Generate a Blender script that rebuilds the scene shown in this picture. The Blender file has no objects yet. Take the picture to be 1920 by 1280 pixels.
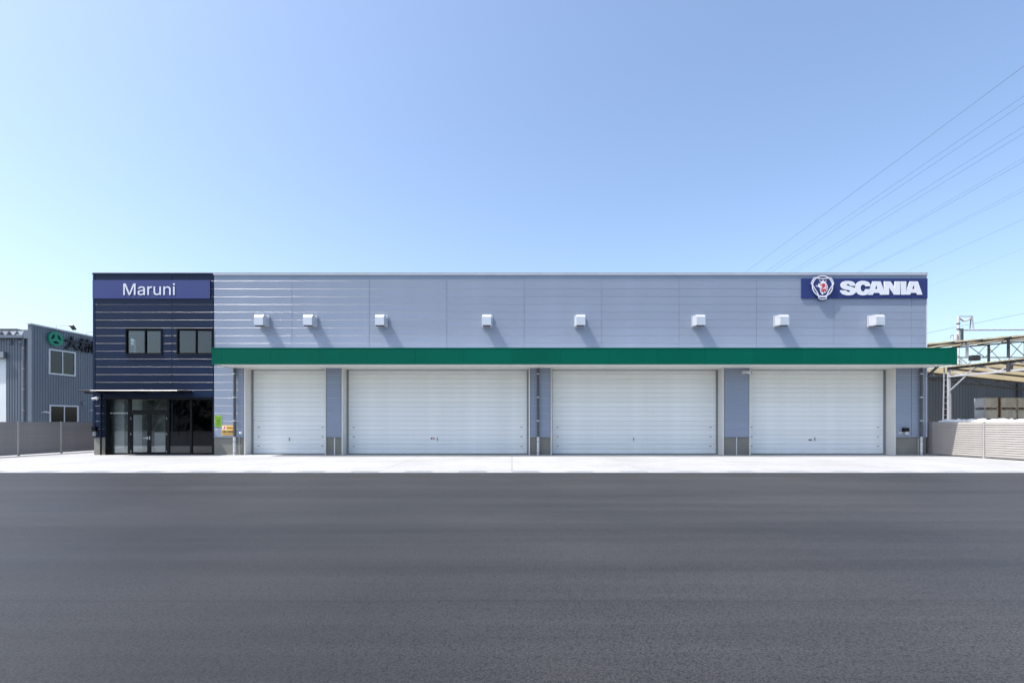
import bpy, bmesh, math, random
from mathutils import Vector, Matrix
random.seed(7)
R = math.radians
sc = bpy.context.scene
COL = sc.collection

# ------------------------------------------------------------------ camera
cam_d = bpy.data.cameras.new('camera')
cam_d.lens = 18.0; cam_d.sensor_width = 36.0; cam_d.sensor_fit = 'HORIZONTAL'
cam_d.shift_y = 150.0 / 1920.0
cam_d.clip_start = 0.05; cam_d.clip_end = 4000
cam = bpy.data.objects.new('camera', cam_d); COL.objects.link(cam)
cam.location = (0, 0, 1.6); cam.rotation_euler = (R(90), 0, 0)
sc.camera = cam

# ------------------------------------------------------------------ light
SUN = Vector((-0.55, -0.172, 1.0)).normalized()        # towards the sun
elev = math.asin(SUN.z); azim = math.atan2(SUN.x, SUN.y)
w = bpy.data.worlds.new('World'); sc.world = w; w.use_nodes = True
nt = w.node_tree
bg = nt.nodes.get('Background') or nt.nodes.new('ShaderNodeBackground')
sky = nt.nodes.new('ShaderNodeTexSky'); sky.sky_type = 'NISHITA'; sky.sun_disc = False
sky.sun_elevation = elev; sky.sun_rotation = azim
sky.altitude = 0; sky.air_density = 1.0; sky.dust_density = 2.5; sky.ozone_density = 2.3
nt.links.new(sky.outputs[0], bg.inputs[0]); bg.inputs[1].default_value = 0.15
sl = bpy.data.lights.new('sun', 'SUN'); sl.energy = 3.6; sl.angle = R(0.53); sl.color = (1.0, 0.96, 0.9)
so = bpy.data.objects.new('sun', sl); COL.objects.link(so)
so.rotation_euler = (-SUN).to_track_quat('-Z', 'Y').to_euler(); so.location = (-40, -10, 60)
sc.view_settings.view_transform = 'Standard'; sc.view_settings.look = 'None'
sc.view_settings.exposure = 0.88; sc.view_settings.gamma = 1.0
sc.view_settings.use_curve_mapping = False
sc.render.engine = 'CYCLES'
sc.cycles.use_denoising = True
sc.cycles.max_bounces = 8; sc.cycles.transparent_max_bounces = 12
sc.cycles.caustics_reflective = False; sc.cycles.caustics_refractive = False

# ------------------------------------------------------------------ materials
def new_mat(name):
    m = bpy.data.materials.new(name); m.use_nodes = True
    return m, m.node_tree, m.node_tree.nodes['Principled BSDF']
def N(nt, t, **kw):
    n = nt.nodes.new(t)
    for k, v in kw.items(): setattr(n, k, v)
    return n
def tex(nt, scale, detail=4, vec=None, stretch=(1, 1, 1), rough=0.5):
    tc = N(nt, 'ShaderNodeTexCoord'); mp = N(nt, 'ShaderNodeMapping')
    mp.inputs['Scale'].default_value = stretch
    nt.links.new(tc.outputs[vec or 'Object'], mp.inputs['Vector'])
    n = N(nt, 'ShaderNodeTexNoise'); n.inputs['Scale'].default_value = scale
    n.inputs['Detail'].default_value = detail; n.inputs['Roughness'].default_value = rough
    nt.links.new(mp.outputs[0], n.inputs['Vector']); return n
def ramp(nt, src, stops):
    r = N(nt, 'ShaderNodeValToRGB'); e = r.color_ramp.elements
    while len(e) < len(stops): e.new(0.5)
    for el, (p, c) in zip(e, stops):
        el.position = p; el.color = (c[0], c[1], c[2], 1) if not isinstance(c, (int, float)) else (c, c, c, 1)
    nt.links.new(src, r.inputs[0]); return r
def mulc(nt, a, b, f=1.0):
    m = N(nt, 'ShaderNodeMix', data_type='RGBA', blend_type='MULTIPLY'); m.inputs[0].default_value = f
    for s, v in ((6, a), (7, b)):
        if hasattr(v, 'is_output'): nt.links.new(v, m.inputs[s])
        else: m.inputs[s].default_value = (*v, 1)
    return m.outputs[2]
def paint(name, col, rough=0.5, metal=0.0, var=0.06, scale=2.0, rnd=0.03, bump=0.0, bscale=200, spec=0.5, stretch=(1, 1, 1), coat=0.0):
    m, nt, b = new_mat(name)
    n = tex(nt, scale, 5, stretch=stretch, vec='Object')
    r = ramp(nt, n.outputs[0], [(0.3, 1 - var), (0.7, 1 + var * 0.5)])
    c = mulc(nt, col, r.outputs[0])
    if rnd:
        oi = N(nt, 'ShaderNodeObjectInfo')
        rr = ramp(nt, oi.outputs['Random'], [(0, 1 - rnd), (1, 1 + rnd * .6)])
        c = mulc(nt, c, rr.outputs[0])
    nt.links.new(c, b.inputs['Base Color'])
    b.inputs['Roughness'].default_value = rough; b.inputs['Metallic'].default_value = metal
    b.inputs['Specular IOR Level'].default_value = spec
    b.inputs['Coat Weight'].default_value = coat
    if bump:
        n2 = tex(nt, bscale, 3); bp = N(nt, 'ShaderNodeBump'); bp.inputs['Strength'].default_value = bump
        bp.inputs['Distance'].default_value = 0.01
        nt.links.new(n2.outputs[0], bp.inputs['Height']); nt.links.new(bp.outputs[0], b.inputs['Normal'])
    return m

M = {}
M['grey_panel'] = paint('grey_panel', (0.27, 0.32, 0.41), 0.32, 0.0, 0.05, 1.2, 0.03, spec=0.5)
M['navy_panel'] = paint('navy_panel', (0.012, 0.022, 0.056), 0.3, 0.0, 0.10, 1.2, 0.05, spec=0.22)
M['grey_wall'] = paint('grey_wall', (0.28, 0.33, 0.41), 0.45, rnd=0)
M['navy_wall'] = paint('navy_wall', (0.011, 0.019, 0.046), 0.45, rnd=0, spec=0.2)
M['coping_light'] = paint('coping_light', (0.55, 0.58, 0.63), 0.35)
M['green'] = paint('green_fascia', (0.0, 0.112, 0.070), 0.45, 0, 0.08, 0.8, 0.06, spec=0.1)
M['soffit'] = paint('soffit_white', (0.78, 0.77, 0.74), 0.6, 0, 0.04, 1.0, 0.02)
M['cream'] = paint('cream_reveal', (0.74, 0.73, 0.69), 0.5, 0, 0.05, 1.0, 0.0)
M['shutter'] = paint('shutter_paint', (0.90, 0.925, 0.905), 0.4, 0, 0.05, 1.4, 0.03)
M['bead'] = paint('glint_bead', (0.74, 0.73, 0.70), 0.34, 1.0, 0.05, rnd=0)  # shiny metal for the added glint strips on joints and canopy edge
M['guide'] = paint('guide_steel', (0.30, 0.32, 0.34), 0.4, 0.6)
M['rubber'] = paint('seal_rubber', (0.02, 0.05, 0.05), 0.6)
M['black'] = paint('black_aluminium', (0.004, 0.005, 0.006), 0.35, 0.0, 0.1, spec=0.25)
M['dark_pipe'] = paint('dark_pipe', (0.085, 0.09, 0.10), 0.4)
M['galv'] = paint('galvanised', (0.66, 0.69, 0.72), 0.38, 0.45, 0.15, 6.0, 0.05)
M['hood'] = paint('aluminium_hood', (0.64, 0.67, 0.71), 0.36, 0.35, 0.04, 3.0, 0.04)
M['hood_dark'] = paint('hood_inside', (0.05, 0.05, 0.05), 0.6)
M['sign_violet'] = paint('sign_violet', (0.056, 0.074, 0.215), 0.5, 0, 0.05, 0.6, 0, spec=0.25)
M['sign_blue'] = paint('sign_blue', (0.028, 0.045, 0.17), 0.5, 0, 0.05, 0.6, 0, spec=0.3)
M['white'] = paint('white_plastic', (0.82, 0.83, 0.86), 0.4, 0, 0.02, 1.0, 0)
M['red'] = paint('red_vinyl', (0.62, 0.03, 0.05), 0.4, rnd=0)
M['lime'] = paint('lime_print', (0.28, 0.52, 0.03), 0.5, rnd=0)
M['amber'] = paint('amber_print', (0.85, 0.52, 0.13), 0.5, rnd=0)
M['ink'] = paint('ink', (0.02, 0.02, 0.02), 0.6, rnd=0)
M['ink_green'] = paint('ink_green', (0.06, 0.17, 0.02), 0.6, rnd=0)
M['room_white'] = paint('room_white', (0.84, 0.85, 0.84), 0.7, rnd=0)
M['room_grey'] = paint('room_grey', (0.30, 0.31, 0.32), 0.6, rnd=0)
M['room_floor'] = paint('room_floor', (0.16, 0.16, 0.17), 0.35, rnd=0)
M['room_dark'] = paint('room_dark', (0.03, 0.035, 0.04), 0.7, rnd=0)
M['fence'] = paint('fence_resin', (0.36, 0.337, 0.32), 0.45, 0, 0.05, 3.0, 0.05)
M['fence_post'] = paint('fence_post', (0.35, 0.337, 0.33), 0.45, 0, 0.05, 3.0, 0.03)
M['slate_metal'] = paint('slate_metal', (0.15, 0.175, 0.21), 0.4, 0, 0.10, 0.9, 0, stretch=(1, 1, .35))
M['slate_trim'] = paint('slate_trim', (0.155, 0.185, 0.225), 0.4)
M['alu'] = paint('window_alu', (0.58, 0.60, 0.64), 0.35, 0.3)
M['logo_green'] = paint('logo_green', (0.01, 0.24, 0.14), 0.45, rnd=0)
M['letter_black'] = paint('letter_black', (0.010, 0.011, 0.018), 0.45, rnd=0)
M['roof_sheet'] = paint('roof_sheet', (0.60, 0.62, 0.65), 0.5, 0.2, 0.2, 1.0, 0)
M['dark_metal_wall'] = paint('dark_metal_wall', (0.13, 0.132, 0.135), 0.5, 0, 0.18, 0.7, 0, stretch=(1, 1, .3))
M['steel_white'] = paint('steel_white', (0.50, 0.52, 0.56), 0.5, 0.1, 0.15, 4, 0.1)
M['steel_dark'] = paint('steel_dark', (0.075, 0.076, 0.082), 0.5, 0.1, 0.3, 4, 0.1)
M['rust'] = paint('rust', (0.14, 0.05, 0.022), 0.85, 0, 0.5, 5, 0.1)
M['insulator'] = paint('insulator', (0.55, 0.55, 0.55), 0.25)
M['pole'] = paint('pole_concrete', (0.52, 0.51, 0.50), 0.7, 0, 0.1, 3, 0)
M['wire'] = paint('wire', (0.10, 0.10, 0.11), 0.5, 0.5, rnd=0)
M['crate'] = paint('crate_sheet', (0.62, 0.65, 0.68), 0.5, 0.1, 0.16, 2.5, 0.12)
M['crate_frame'] = paint('crate_frame', (0.55, 0.56, 0.58), 0.5, 0.3, 0.3, 6, 0.1)
M['copper'] = paint('copper_scrap', (0.42, 0.17, 0.07), 0.5, 0.2, 0.5, 9, 0.2)

def concrete_mat(name, col, var, sc1, bump=0.15, spots=True):
    m, nt, b = new_mat(name)
    a = tex(nt, sc1, 8, rough=0.6); a2 = tex(nt, sc1 * 9, 6, rough=0.65)
    ra = ramp(nt, a.outputs[0], [(0.25, 1 - var), (0.75, 1 + var * .4)])
    rb = ramp(nt, a2.outputs[0], [(0.3, 1 - var * .6), (0.7, 1.0)])
    c = mulc(nt, mulc(nt, col, ra.outputs[0]), rb.outputs[0])
    oi = N(nt, 'ShaderNodeObjectInfo'); rr = ramp(nt, oi.outputs['Random'], [(0, .965), (1, 1.0)])
    c = mulc(nt, c, rr.outputs[0])
    nt.links.new(c, b.inputs['Base Color']); b.inputs['Roughness'].default_value = 0.82
    n2 = tex(nt, 90, 4); bp = N(nt, 'ShaderNodeBump'); bp.inputs['Strength'].default_value = bump
    bp.inputs['Distance'].default_value = 0.006
    nt.links.new(n2.outputs[0], bp.inputs['Height']); nt.links.new(bp.outputs[0], b.inputs['Normal'])
    return m
M['apron'] = concrete_mat('apron_concrete', (0.385, 0.39, 0.39), 0.18, 0.35)
M['plinth'] = concrete_mat('plinth_concrete', (0.25, 0.245, 0.215), 0.18, 1.1, 0.25)
M['cover'] = concrete_mat('cover_concrete', (0.40, 0.405, 0.405), 0.10, 1.5)

def asphalt_mat():
    m, nt, b = new_mat('asphalt')
    fine = tex(nt, 62, 5, rough=0.78)
    rf = ramp(nt, fine.outputs[0], [(0.32, 0.25), (0.46, 0.88), (0.56, 1.08), (0.72, 1.9)])
    grit = N(nt, 'ShaderNodeTexVoronoi'); grit.inputs['Scale'].default_value = 58
    tc = N(nt, 'ShaderNodeTexCoord'); nt.links.new(tc.outputs['Object'], grit.inputs['Vector'])
    gm = ramp(nt, grit.outputs['Distance'], [(0.0, 1.18), (0.5, 1.0), (0.8, 0.58)])
    big = tex(nt, 0.22, 5, rough=0.55)
    rb = ramp(nt, big.outputs[0], [(0.3, 0.76), (0.7, 1.18)])
    lane = tex(nt, 1.0, 5, stretch=(0.045, 0.75, 1), rough=0.6)
    rl = ramp(nt, lane.outputs[0], [(0.3, 0.70), (0.5, 0.98), (0.72, 1.24)])
    lane2 = tex(nt, 1.0, 6, stretch=(0.05, 2.6, 1), rough=0.7)
    rl2 = ramp(nt, lane2.outputs[0], [(0.35, 0.86), (0.65, 1.12)])
    c = mulc(nt, (0.036, 0.0355, 0.0365), rf.outputs[0]); c = mulc(nt, c, gm.outputs[0])
    c = mulc(nt, c, rb.outputs[0]); c = mulc(nt, c, rl.outputs[0]); c = mulc(nt, c, rl2.outputs[0])
    # paver lane seams, slightly wandering
    sep = N(nt, 'ShaderNodeSeparateXYZ'); nt.links.new(tc.outputs['Object'], sep.inputs[0])
    wob = tex(nt, 0.6, 3, stretch=(1, .2, 1)); w1 = N(nt, 'ShaderNodeMath', operation='MULTIPLY_ADD'); w1.inputs[1].default_value = 0.10
    nt.links.new(wob.outputs[0], w1.inputs[0]); nt.links.new(sep.outputs['Y'], w1.inputs[2])
    w2 = N(nt, 'ShaderNodeMath', operation='MULTIPLY_ADD'); w2.inputs[1].default_value = 1 / 4.22; w2.inputs[2].default_value = -0.09
    nt.links.new(w1.outputs[0], w2.inputs[0])
    w3 = N(nt, 'ShaderNodeMath', operation='FRACT'); nt.links.new(w2.outputs[0], w3.inputs[0])
    sr = ramp(nt, w3.outputs[0], [(0.0, 0.80), (0.007, 0.84), (0.016, 1.0), (1.0, 1.0)])
    c = mulc(nt, c, sr.outputs[0])
    nt.links.new(c, b.inputs['Base Color'])
    rr = ramp(nt, big.outputs[0], [(0.3, 0.52), (0.7, 0.66)])
    nt.links.new(rr.outputs[0], b.inputs['Roughness']); b.inputs['Specular IOR Level'].default_value = 0.4; b.inputs['Diffuse Roughness'].default_value = 1.0
    bp = N(nt, 'ShaderNodeBump'); bp.inputs['Strength'].default_value = 0.2; bp.inputs['Distance'].default_value = 0.006
    nt.links.new(fine.outputs[0], bp.inputs['Height'])
    bp2 = N(nt, 'ShaderNodeBump'); bp2.inputs['Strength'].default_value = 0.2; bp2.inputs['Distance'].default_value = 0.006
    bp2.invert = True
    nt.links.new(grit.outputs['Distance'], bp2.inputs['Height']); nt.links.new(bp.outputs[0], bp2.inputs['Normal'])
    nt.links.new(bp2.outputs[0], b.inputs['Normal'])
    return m
M['asphalt'] = asphalt_mat()

def glass_mat(name, tint, ior=1.55, k=1.25):
    m, nt, b = new_mat(name); nt.nodes.remove(b)
    out = nt.nodes['Material Output']
    tr = N(nt, 'ShaderNodeBsdfTransparent'); tr.inputs[0].default_value = (*tint, 1)
    gl = N(nt, 'ShaderNodeBsdfGlossy'); gl.inputs['Roughness'].default_value = 0.012
    gl.inputs[0].default_value = (0.95, 0.97, 1.0, 1)
    fr = N(nt, 'ShaderNodeFresnel'); fr.inputs[0].default_value = ior
    mm = N(nt, 'ShaderNodeMath', operation='MULTIPLY', use_clamp=True); mm.inputs[1].default_value = k
    nt.links.new(fr.outputs[0], mm.inputs[0])
    mx = N(nt, 'ShaderNodeMixShader'); nt.links.new(mm.outputs[0], mx.inputs[0])
    nt.links.new(tr.outputs[0], mx.inputs[1]); nt.links.new(gl.outputs[0], mx.inputs[2])
    nt.links.new(mx.outputs[0], out.inputs[0]); return m
M['glass'] = glass_mat('clear_glass', (0.93, 0.96, 0.95))
M['glass_mid'] = glass_mat('office_glass', (0.50, 0.55, 0.57))
M['glass_dark'] = glass_mat('tinted_glass', (0.22, 0.27, 0.30))

def translucent_mat(name, col, var=0.2):
    m, nt, b = new_mat(name); nt.nodes.remove(b); out = nt.nodes['Material Output']
    n = tex(nt, 1.5, 5); r = ramp(nt, n.outputs[0], [(0.3, 1 - var), (0.7, 1.0)])
    c = mulc(nt, col, r.outputs[0])
    d = N(nt, 'ShaderNodeBsdfDiffuse'); t = N(nt, 'ShaderNodeBsdfTranslucent')
    nt.links.new(c, d.inputs[0]); nt.links.new(c, t.inputs[0])
    mx = N(nt, 'ShaderNodeMixShader'); mx.inputs[0].default_value = 0.38
    nt.links.new(d.outputs[0], mx.inputs[1]); nt.links.new(t.outputs[0], mx.inputs[2])
    nt.links.new(mx.outputs[0], out.inputs[0]); return m
M['frp'] = translucent_mat('tan_plastic_sheet', (0.62, 0.53, 0.34))
M['rag'] = paint('white_sheeting', (0.80, 0.80, 0.78), 0.55, 0, 0.15, 6, 0)
def foliage_mat():
    m, nt, b = new_mat('hillside_foliage')
    n = tex(nt, 0.9, 8, rough=0.7)
    r = ramp(nt, n.outputs[0], [(0.3, (0.004, 0.007, 0.004)), (0.55, (0.012, 0.02, 0.009)), (0.75, (0.028, 0.04, 0.018))])
    nt.links.new(r.outputs[0], b.inputs['Base Color']); b.inputs['Roughness'].default_value = 0.9
    return m
M['foliage'] = foliage_mat()

# ------------------------------------------------------------------ helpers
def P(x, y, Y):                       # a spot seen at (x, y), standing Y metres away
    return Vector(((x - 960) / 960 * Y, Y, 1.6 + (790 - y) / 960 * Y))
class MB:
    def __init__(s): s.v = []; s.f = []
    def add(s, vs, fs):
        b = len(s.v); s.v += [tuple(p) for p in vs]; s.f += [tuple(i + b for i in f) for f in fs]; return s
    def box(s, x0, x1, y0, y1, z0, z1):
        return s.add([(x0, y0, z0), (x1, y0, z0), (x1, y1, z0), (x0, y1, z0), (x0, y0, z1), (x1, y0, z1), (x1, y1, z1), (x0, y1, z1)],
                     [(0, 3, 2, 1), (4, 5, 6, 7), (0, 1, 5, 4), (1, 2, 6, 5), (2, 3, 7, 6), (3, 0, 4, 7)])
    def bar(s, a, b, wd, hg=None, up=(0, 0, 1)):      # square bar between two points
        a = Vector(a); b = Vector(b); hg = hg or wd; d = (b - a).normalized(); u = Vector(up)
        if abs(d.dot(u)) > 0.98: u = Vector((0, 1, 0))
        sx = d.cross(u).normalized(); sz = sx.cross(d).normalized()
        vs = [p + sx * i * wd / 2 + sz * j * hg / 2 for p in (a, b) for i, j in ((-1, -1), (1, -1), (1, 1), (-1, 1))]
        return s.add(vs, [(0, 3, 2, 1), (4, 5, 6, 7), (0, 1, 5, 4), (1, 2, 6, 5), (2, 3, 7, 6), (3, 0, 4, 7)])
    def tube(s, pts, r, n=10, cap=True):
        pts = [Vector(p) for p in pts]; rings = []
        rr = r if isinstance(r, (list, tuple)) else [r] * len(pts)
        for i, p in enumerate(pts):
            d = (pts[min(i + 1, len(pts) - 1)] - pts[max(i - 1, 0)]).normalized()
            u = Vector((0, 0, 1)) if abs(d.z) < 0.95 else Vector((0, 1, 0))
            a = d.cross(u).normalized(); b = a.cross(d)
            rings.append([p + (a * math.cos(t) + b * math.sin(t)) * rr[i] for t in [2 * math.pi * k / n for k in range(n)]])
        vs = [v for r_ in rings for v in r_]; fs = []
        for i in range(len(pts) - 1):
            for k in range(n):
                fs.append((i * n + k, i * n + (k + 1) % n, (i + 1) * n + (k + 1) % n, (i + 1) * n + k))
        if cap: fs.append(tuple(reversed(range(n)))); fs.append(tuple(range((len(pts) - 1) * n, len(pts) * n)))
        return s.add(vs, fs)
    def prism_x(s, prof, x0, x1):     # profile in (y, z) swept along x
        n = len(prof); vs = [(x0, y, z) for y, z in prof] + [(x1, y, z) for y, z in prof]
        fs = [(i, (i + 1) % n, n + (i + 1) % n, n + i) for i in range(n)] + [tuple(reversed(range(n))), tuple(range(n, 2 * n))]
        return s.add(vs, fs)
    def xf(s, mat, start=0):
        for i in range(start, len(s.v)): s.v[i] = tuple(mat @ Vector(s.v[i]))
        return s
    def mesh(s, name, mat):
        me = bpy.data.meshes.new(name); me.from_pydata(s.v, [], s.f); me.update()
        bm = bmesh.new(); bm.from_mesh(me); bmesh.ops.recalc_face_normals(bm, faces=bm.faces); bm.to_mesh(me); bm.free()
        me.materials.append(M[mat]); return me
    def build(s, name, mat, parent=None, smooth=False, loc=None):
        me = s.mesh(name, mat)
        if smooth: me.shade_smooth(); me.set_sharp_from_angle(angle=R(40))
        return link(name, me, parent, loc)
def link(name, data, parent=None, loc=None):
    o = bpy.data.objects.new(name, data); COL.objects.link(o)
    if parent is not None: o.parent = parent
    if loc is not None: o.location = loc
    return o
def tag(o, label, cat, group=None, kind=None):
    if label: o['label'] = label
    if cat: o['category'] = cat
    if group: o['group'] = group
    if kind: o['kind'] = kind
    return o
def empty(name, label, cat, group=None, loc=(0, 0, 0), rz=0):
    o = link(name, None, None, loc); o.empty_display_size = 0.2; o.rotation_euler.z = rz
    return tag(o, label, cat, group)
def copy_tree(o, parent=None):
    c = o.copy(); COL.objects.link(c); c.parent = parent
    for ch in list(o.children): copy_tree(ch, c)
    return c
def subtract(rects, holes):
    for hx0, hx1, hz0, hz1 in holes:
        out = []
        for x0, x1, z0, z1 in rects:
            if hx0 >= x1 or hx1 <= x0 or hz0 >= z1 or hz1 <= z0: out.append((x0, x1, z0, z1)); continue
            if x0 < hx0: out.append((x0, hx0, z0, z1))
            if x1 > hx1: out.append((hx1, x1, z0, z1))
            a, b = max(x0, hx0), min(x1, hx1)
            if z0 < hz0: out.append((a, b, z0, hz0))
            if z1 > hz1: out.append((a, b, hz1, z1))
        rects = out
    return rects
def curve_mesh(name, loops, depth, mat, bevel=0.0):      # flat shape in (x, z) with holes, thickness along -y
    cu = bpy.data.curves.new(name, 'CURVE'); cu.dimensions = '2D'; cu.fill_mode = 'BOTH'
    cu.extrude = depth / 2; cu.bevel_depth = bevel
    for lp in loops:
        sp = cu.splines.new('POLY'); sp.points.add(len(lp) - 1); sp.use_cyclic_u = True
        for p, (x, z) in zip(sp.points, lp): p.co = (x, z, 0, 1)
    return curve_to_mesh(cu, name, depth, mat)
def curve_to_mesh(cu, name, depth, mat):
    t = bpy.data.objects.new('tmp', cu); COL.objects.link(t)
    dg = bpy.context.evaluated_depsgraph_get()
    me = bpy.data.meshes.new_from_object(t.evaluated_get(dg)); me.name = name
    bpy.data.objects.remove(t); bpy.data.curves.remove(cu)
    for v in me.vertices: x, y, z = v.co; v.co = (x, -z - depth / 2, y)
    me.update(); me.materials.clear(); me.materials.append(M[mat]); return me
def text_mesh(name, body, size, depth, mat, offset=0.0):
    cu = bpy.data.curves.new(name, 'FONT'); cu.body = body; cu.size = size; cu.extrude = depth / 2
    cu.offset = offset; cu.resolution_u = 6
    return curve_to_mesh(cu, name, depth, mat)
def extent(me):
    xs = [v.co.x for v in me.vertices]; zs = [v.co.z for v in me.vertices]
    return min(xs), max(xs), min(zs), max(zs)
def fit(me, x0, x1, z0, z1):
    a, b, c, d = extent(me)
    for v in me.vertices:
        v.co.x = x0 + (v.co.x - a) / (b - a) * (x1 - x0); v.co.z = z0 + (v.co.z - c) / (d - c) * (z1 - z0)
    me.update()
def catmull(pts, n=6):
    out = []; L = len(pts)
    for i in range(L):
        p0, p1, p2, p3 = (Vector(pts[(i + k) % L]) for k in (-1, 0, 1, 2))
        for k in range(n):
            t = k / n
            out.append(tuple(0.5 * ((2 * p1) + (p2 - p0) * t + (2 * p0 - 5 * p1 + 4 * p2 - p3) * t * t + (3 * p1 - p0 - 3 * p2 + p3) * t ** 3)))
    return out
def ribbon(pts, wd, closed=True):
    L = len(pts); o, i_ = [], []
    for k in range(L):
        a = Vector(pts[(k - 1) % L] if closed or k else pts[k]); b = Vector(pts[(k + 1) % L] if closed or k < L - 1 else pts[k])
        d = (b - a).normalized(); n = Vector((-d.y, d.x)); p = Vector(pts[k])
        o.append(tuple(p + n * wd / 2)); i_.append(tuple(p - n * wd / 2))
    return [o, i_] if closed else [o + list(reversed(i_))]

# ------------------------------------------------------------------ ground
D = 24.4; S = 960 / D                     # distance of the facade, pixels per metre there
g = MB().add([(-700, -700, 0), (700, -700, 0), (700, 700, 0), (-700, 700, 0)], [(0, 1, 2, 3)]).build('ground', 'asphalt')
tag(g, 'dark grey asphalt yard', 'ground', kind='structure')
pv = MB().box(-34, 34, 24.30, 60, -0.3, 0.012).build('pavement', 'apron')
tag(pv, 'pale sunlit concrete apron in front of the workshop', 'pavement', kind='structure')
x = -34.0; wslab = 4.25
while x < 33.9:
    MB().box(x + .006, x + wslab - .006, 16.42, 24.292, -0.2, 0.016).build('slab', 'apron', pv)
    x += wslab
# drain along the edge of the apron: solid covers and slotted grates in turn
gut = MB().box(-34, 34, 16.0, 16.412, -0.3, -0.004).build('gutter', 'cover')
tag(gut, 'concrete drain channel along the edge of the apron', 'gutter', kind='structure')
cov = MB().box(-.425, .425, 0.02, .39, -0.003, .014).mesh('cover', 'cover')
gm = MB()
gm.box(-.41, .41, .03, .06, -.003, .013).box(-.41, .41, .35, .38, -.003, .013)
for k in range(14): gm.box(-.41 + k * .0608, -.41 + k * .0608 + .03, .06, .35, -.003, .012)
gm = gm.mesh('grate', 'galv')
edge = MB().box(-34, 34, 15.96, 15.998, -.2, .012).build('edging', 'cover', gut)
k = 0; x = -27.6
while x < 27:
    link('cover', cov, gut, (x, 16.0, 0)); link('grate', gm, gut, (x + .85, 16.0, 0)); x += 1.70

# wooded bank across the yard behind the viewer (shows in the glass)
hb = MB(); nx, ny = 260, 26
for j in range(ny + 1):
    for i in range(nx + 1):
        X = -110 + 220 * i / nx; t = j / ny
        z = 9.5 * math.sin(min(t * 1.5, 1) * math.pi / 2) + (random.uniform(-.9, .9) if 0 < j else 0) - .1
        hb.v.append((X, -36 - 14 * t + random.uniform(-.8, .8), z))
for j in range(ny):
    for i in range(nx):
        a = j * (nx + 1) + i; hb.f.append((a, a + 1, a + nx + 2, a + nx + 1))
h = hb.build('hillside', 'foliage'); tag(h, 'dark wooded bank mirrored in the office glass', 'hill', kind='structure')

# ------------------------------------------------------------------ workshop building
B = empty('workshop_building', 'long low workshop with grey cladding, navy office end and green canopy', 'building', loc=(0, D, 0))
def pin(o):                                 # the building's Empty stands at the facade; parts are modelled in world space
    o.location = (o.location.x, o.location.y - D, o.location.z); return o
def part(mb, name, mat, smooth=False): return pin(mb.build(name, mat, B, smooth))
XL, XN, XR = (175 - 960) / S, (400.5 - 960) / S, (1737.5 - 960) / S
ZB, ROW = 0.876, 0.3706
ZT = ZB + 21 * ROW
doors = [((a - 960) / S, (b - 960) / S) for a, b in ((458, 611.3), (640.75, 993.75), (1032.5, 1357), (1405, 1679))]
DZ = 4.15
ent = ((197 - 960) / S, (400.3 - 960) / S - .01, 2.73)
wins = [((236.6 - 960) / S, (303 - 960) / S, 4.81, 5.99), ((332.7 - 960) / S, (398.2 - 960) / S, 4.81, 5.99)]
holes = [(a, b, -1, DZ) for a, b in doors] + [(ent[0], ent[1], -1, ent[2])] + wins
# structural wall behind the cladding
for nm, x0, x1 in (('navy_wall', XL, XN), ('grey_wall', XN, XR)):
    mb = MB()
    for a, b, c, d in subtract([(x0, x1, ZB, ZT - .02)], holes): mb.box(a, b, D + .032, D + .20, c, d)
    o = part(mb, 'wall', nm)
    o['label'] = 'navy clad office wall' if nm[0] == 'n' else 'pale grey clad workshop wall'
    if nm[0] == 'n': WN = o
    else: WG = o
# horizontal cladding panels with rounded edges
def panel_mesh(wd, ht, mat, r=.005):
    t = .030; n_ = 12
    prof = [(t, 0.0), (.003, 0.0), (0, .003), (0, ht - 2 * r)]
    for k in range(1, n_): an = R(-90 + 180 * k / n_); prof.append((-r * .8 * math.cos(an), ht - r + r * math.sin(an)))
    prof += [(0, ht), (t, ht)]
    me = MB().prism_x(prof, 0, wd).mesh('cladding_panel', mat)
    me.materials.append(M['bead'])  # metal bead added along each panel top to produce the sun glint lines
    for p_ in me.polygons:
        if p_.center.z > ht - 2 * r and p_.center.y < -.00005 and abs(p_.normal.x) < .5: p_.material_index = 1
    return me
cache = {}
def panels(cols, parent, mat, rad):
    for i in range(len(cols) - 1):
        for n in range(21):
            z0 = ZB + n * ROW; z1 = z0 + ROW
            hs = [(a - .035, b + .035, c - .03, d + .03) for a, b, c, d in holes]
            for a, b, c, d in subtract([(cols[i] + .012, cols[i + 1] - .012, z0, z1)], hs):
                if b - a < .05 or d - c < .03: continue
                if c > 4.14 and d < 4.86 and a > -13.2: continue      # behind the canopy
                r_ = rad[i]; key = (round(b - a, 3), round(d - c, 3), mat, r_)
                if key not in cache: cache[key] = panel_mesh(b - a, d - c - .004, mat, r_)
                link('cladding_panel', cache[key], parent, (a, D, c + .002))
XS = (547.6 - 960) / S; PW = 145.15 / S
gc = [XN + .015] + [XS + PW * k for k in range(9)] + [XR - .03]
panels(gc, WG, 'grey_panel', [.0026] + [.0024] * 9); panels([XL + .09, (322.3 - 960) / S, XN - .012], WN, 'navy_panel', [.0022] * 2)
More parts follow.
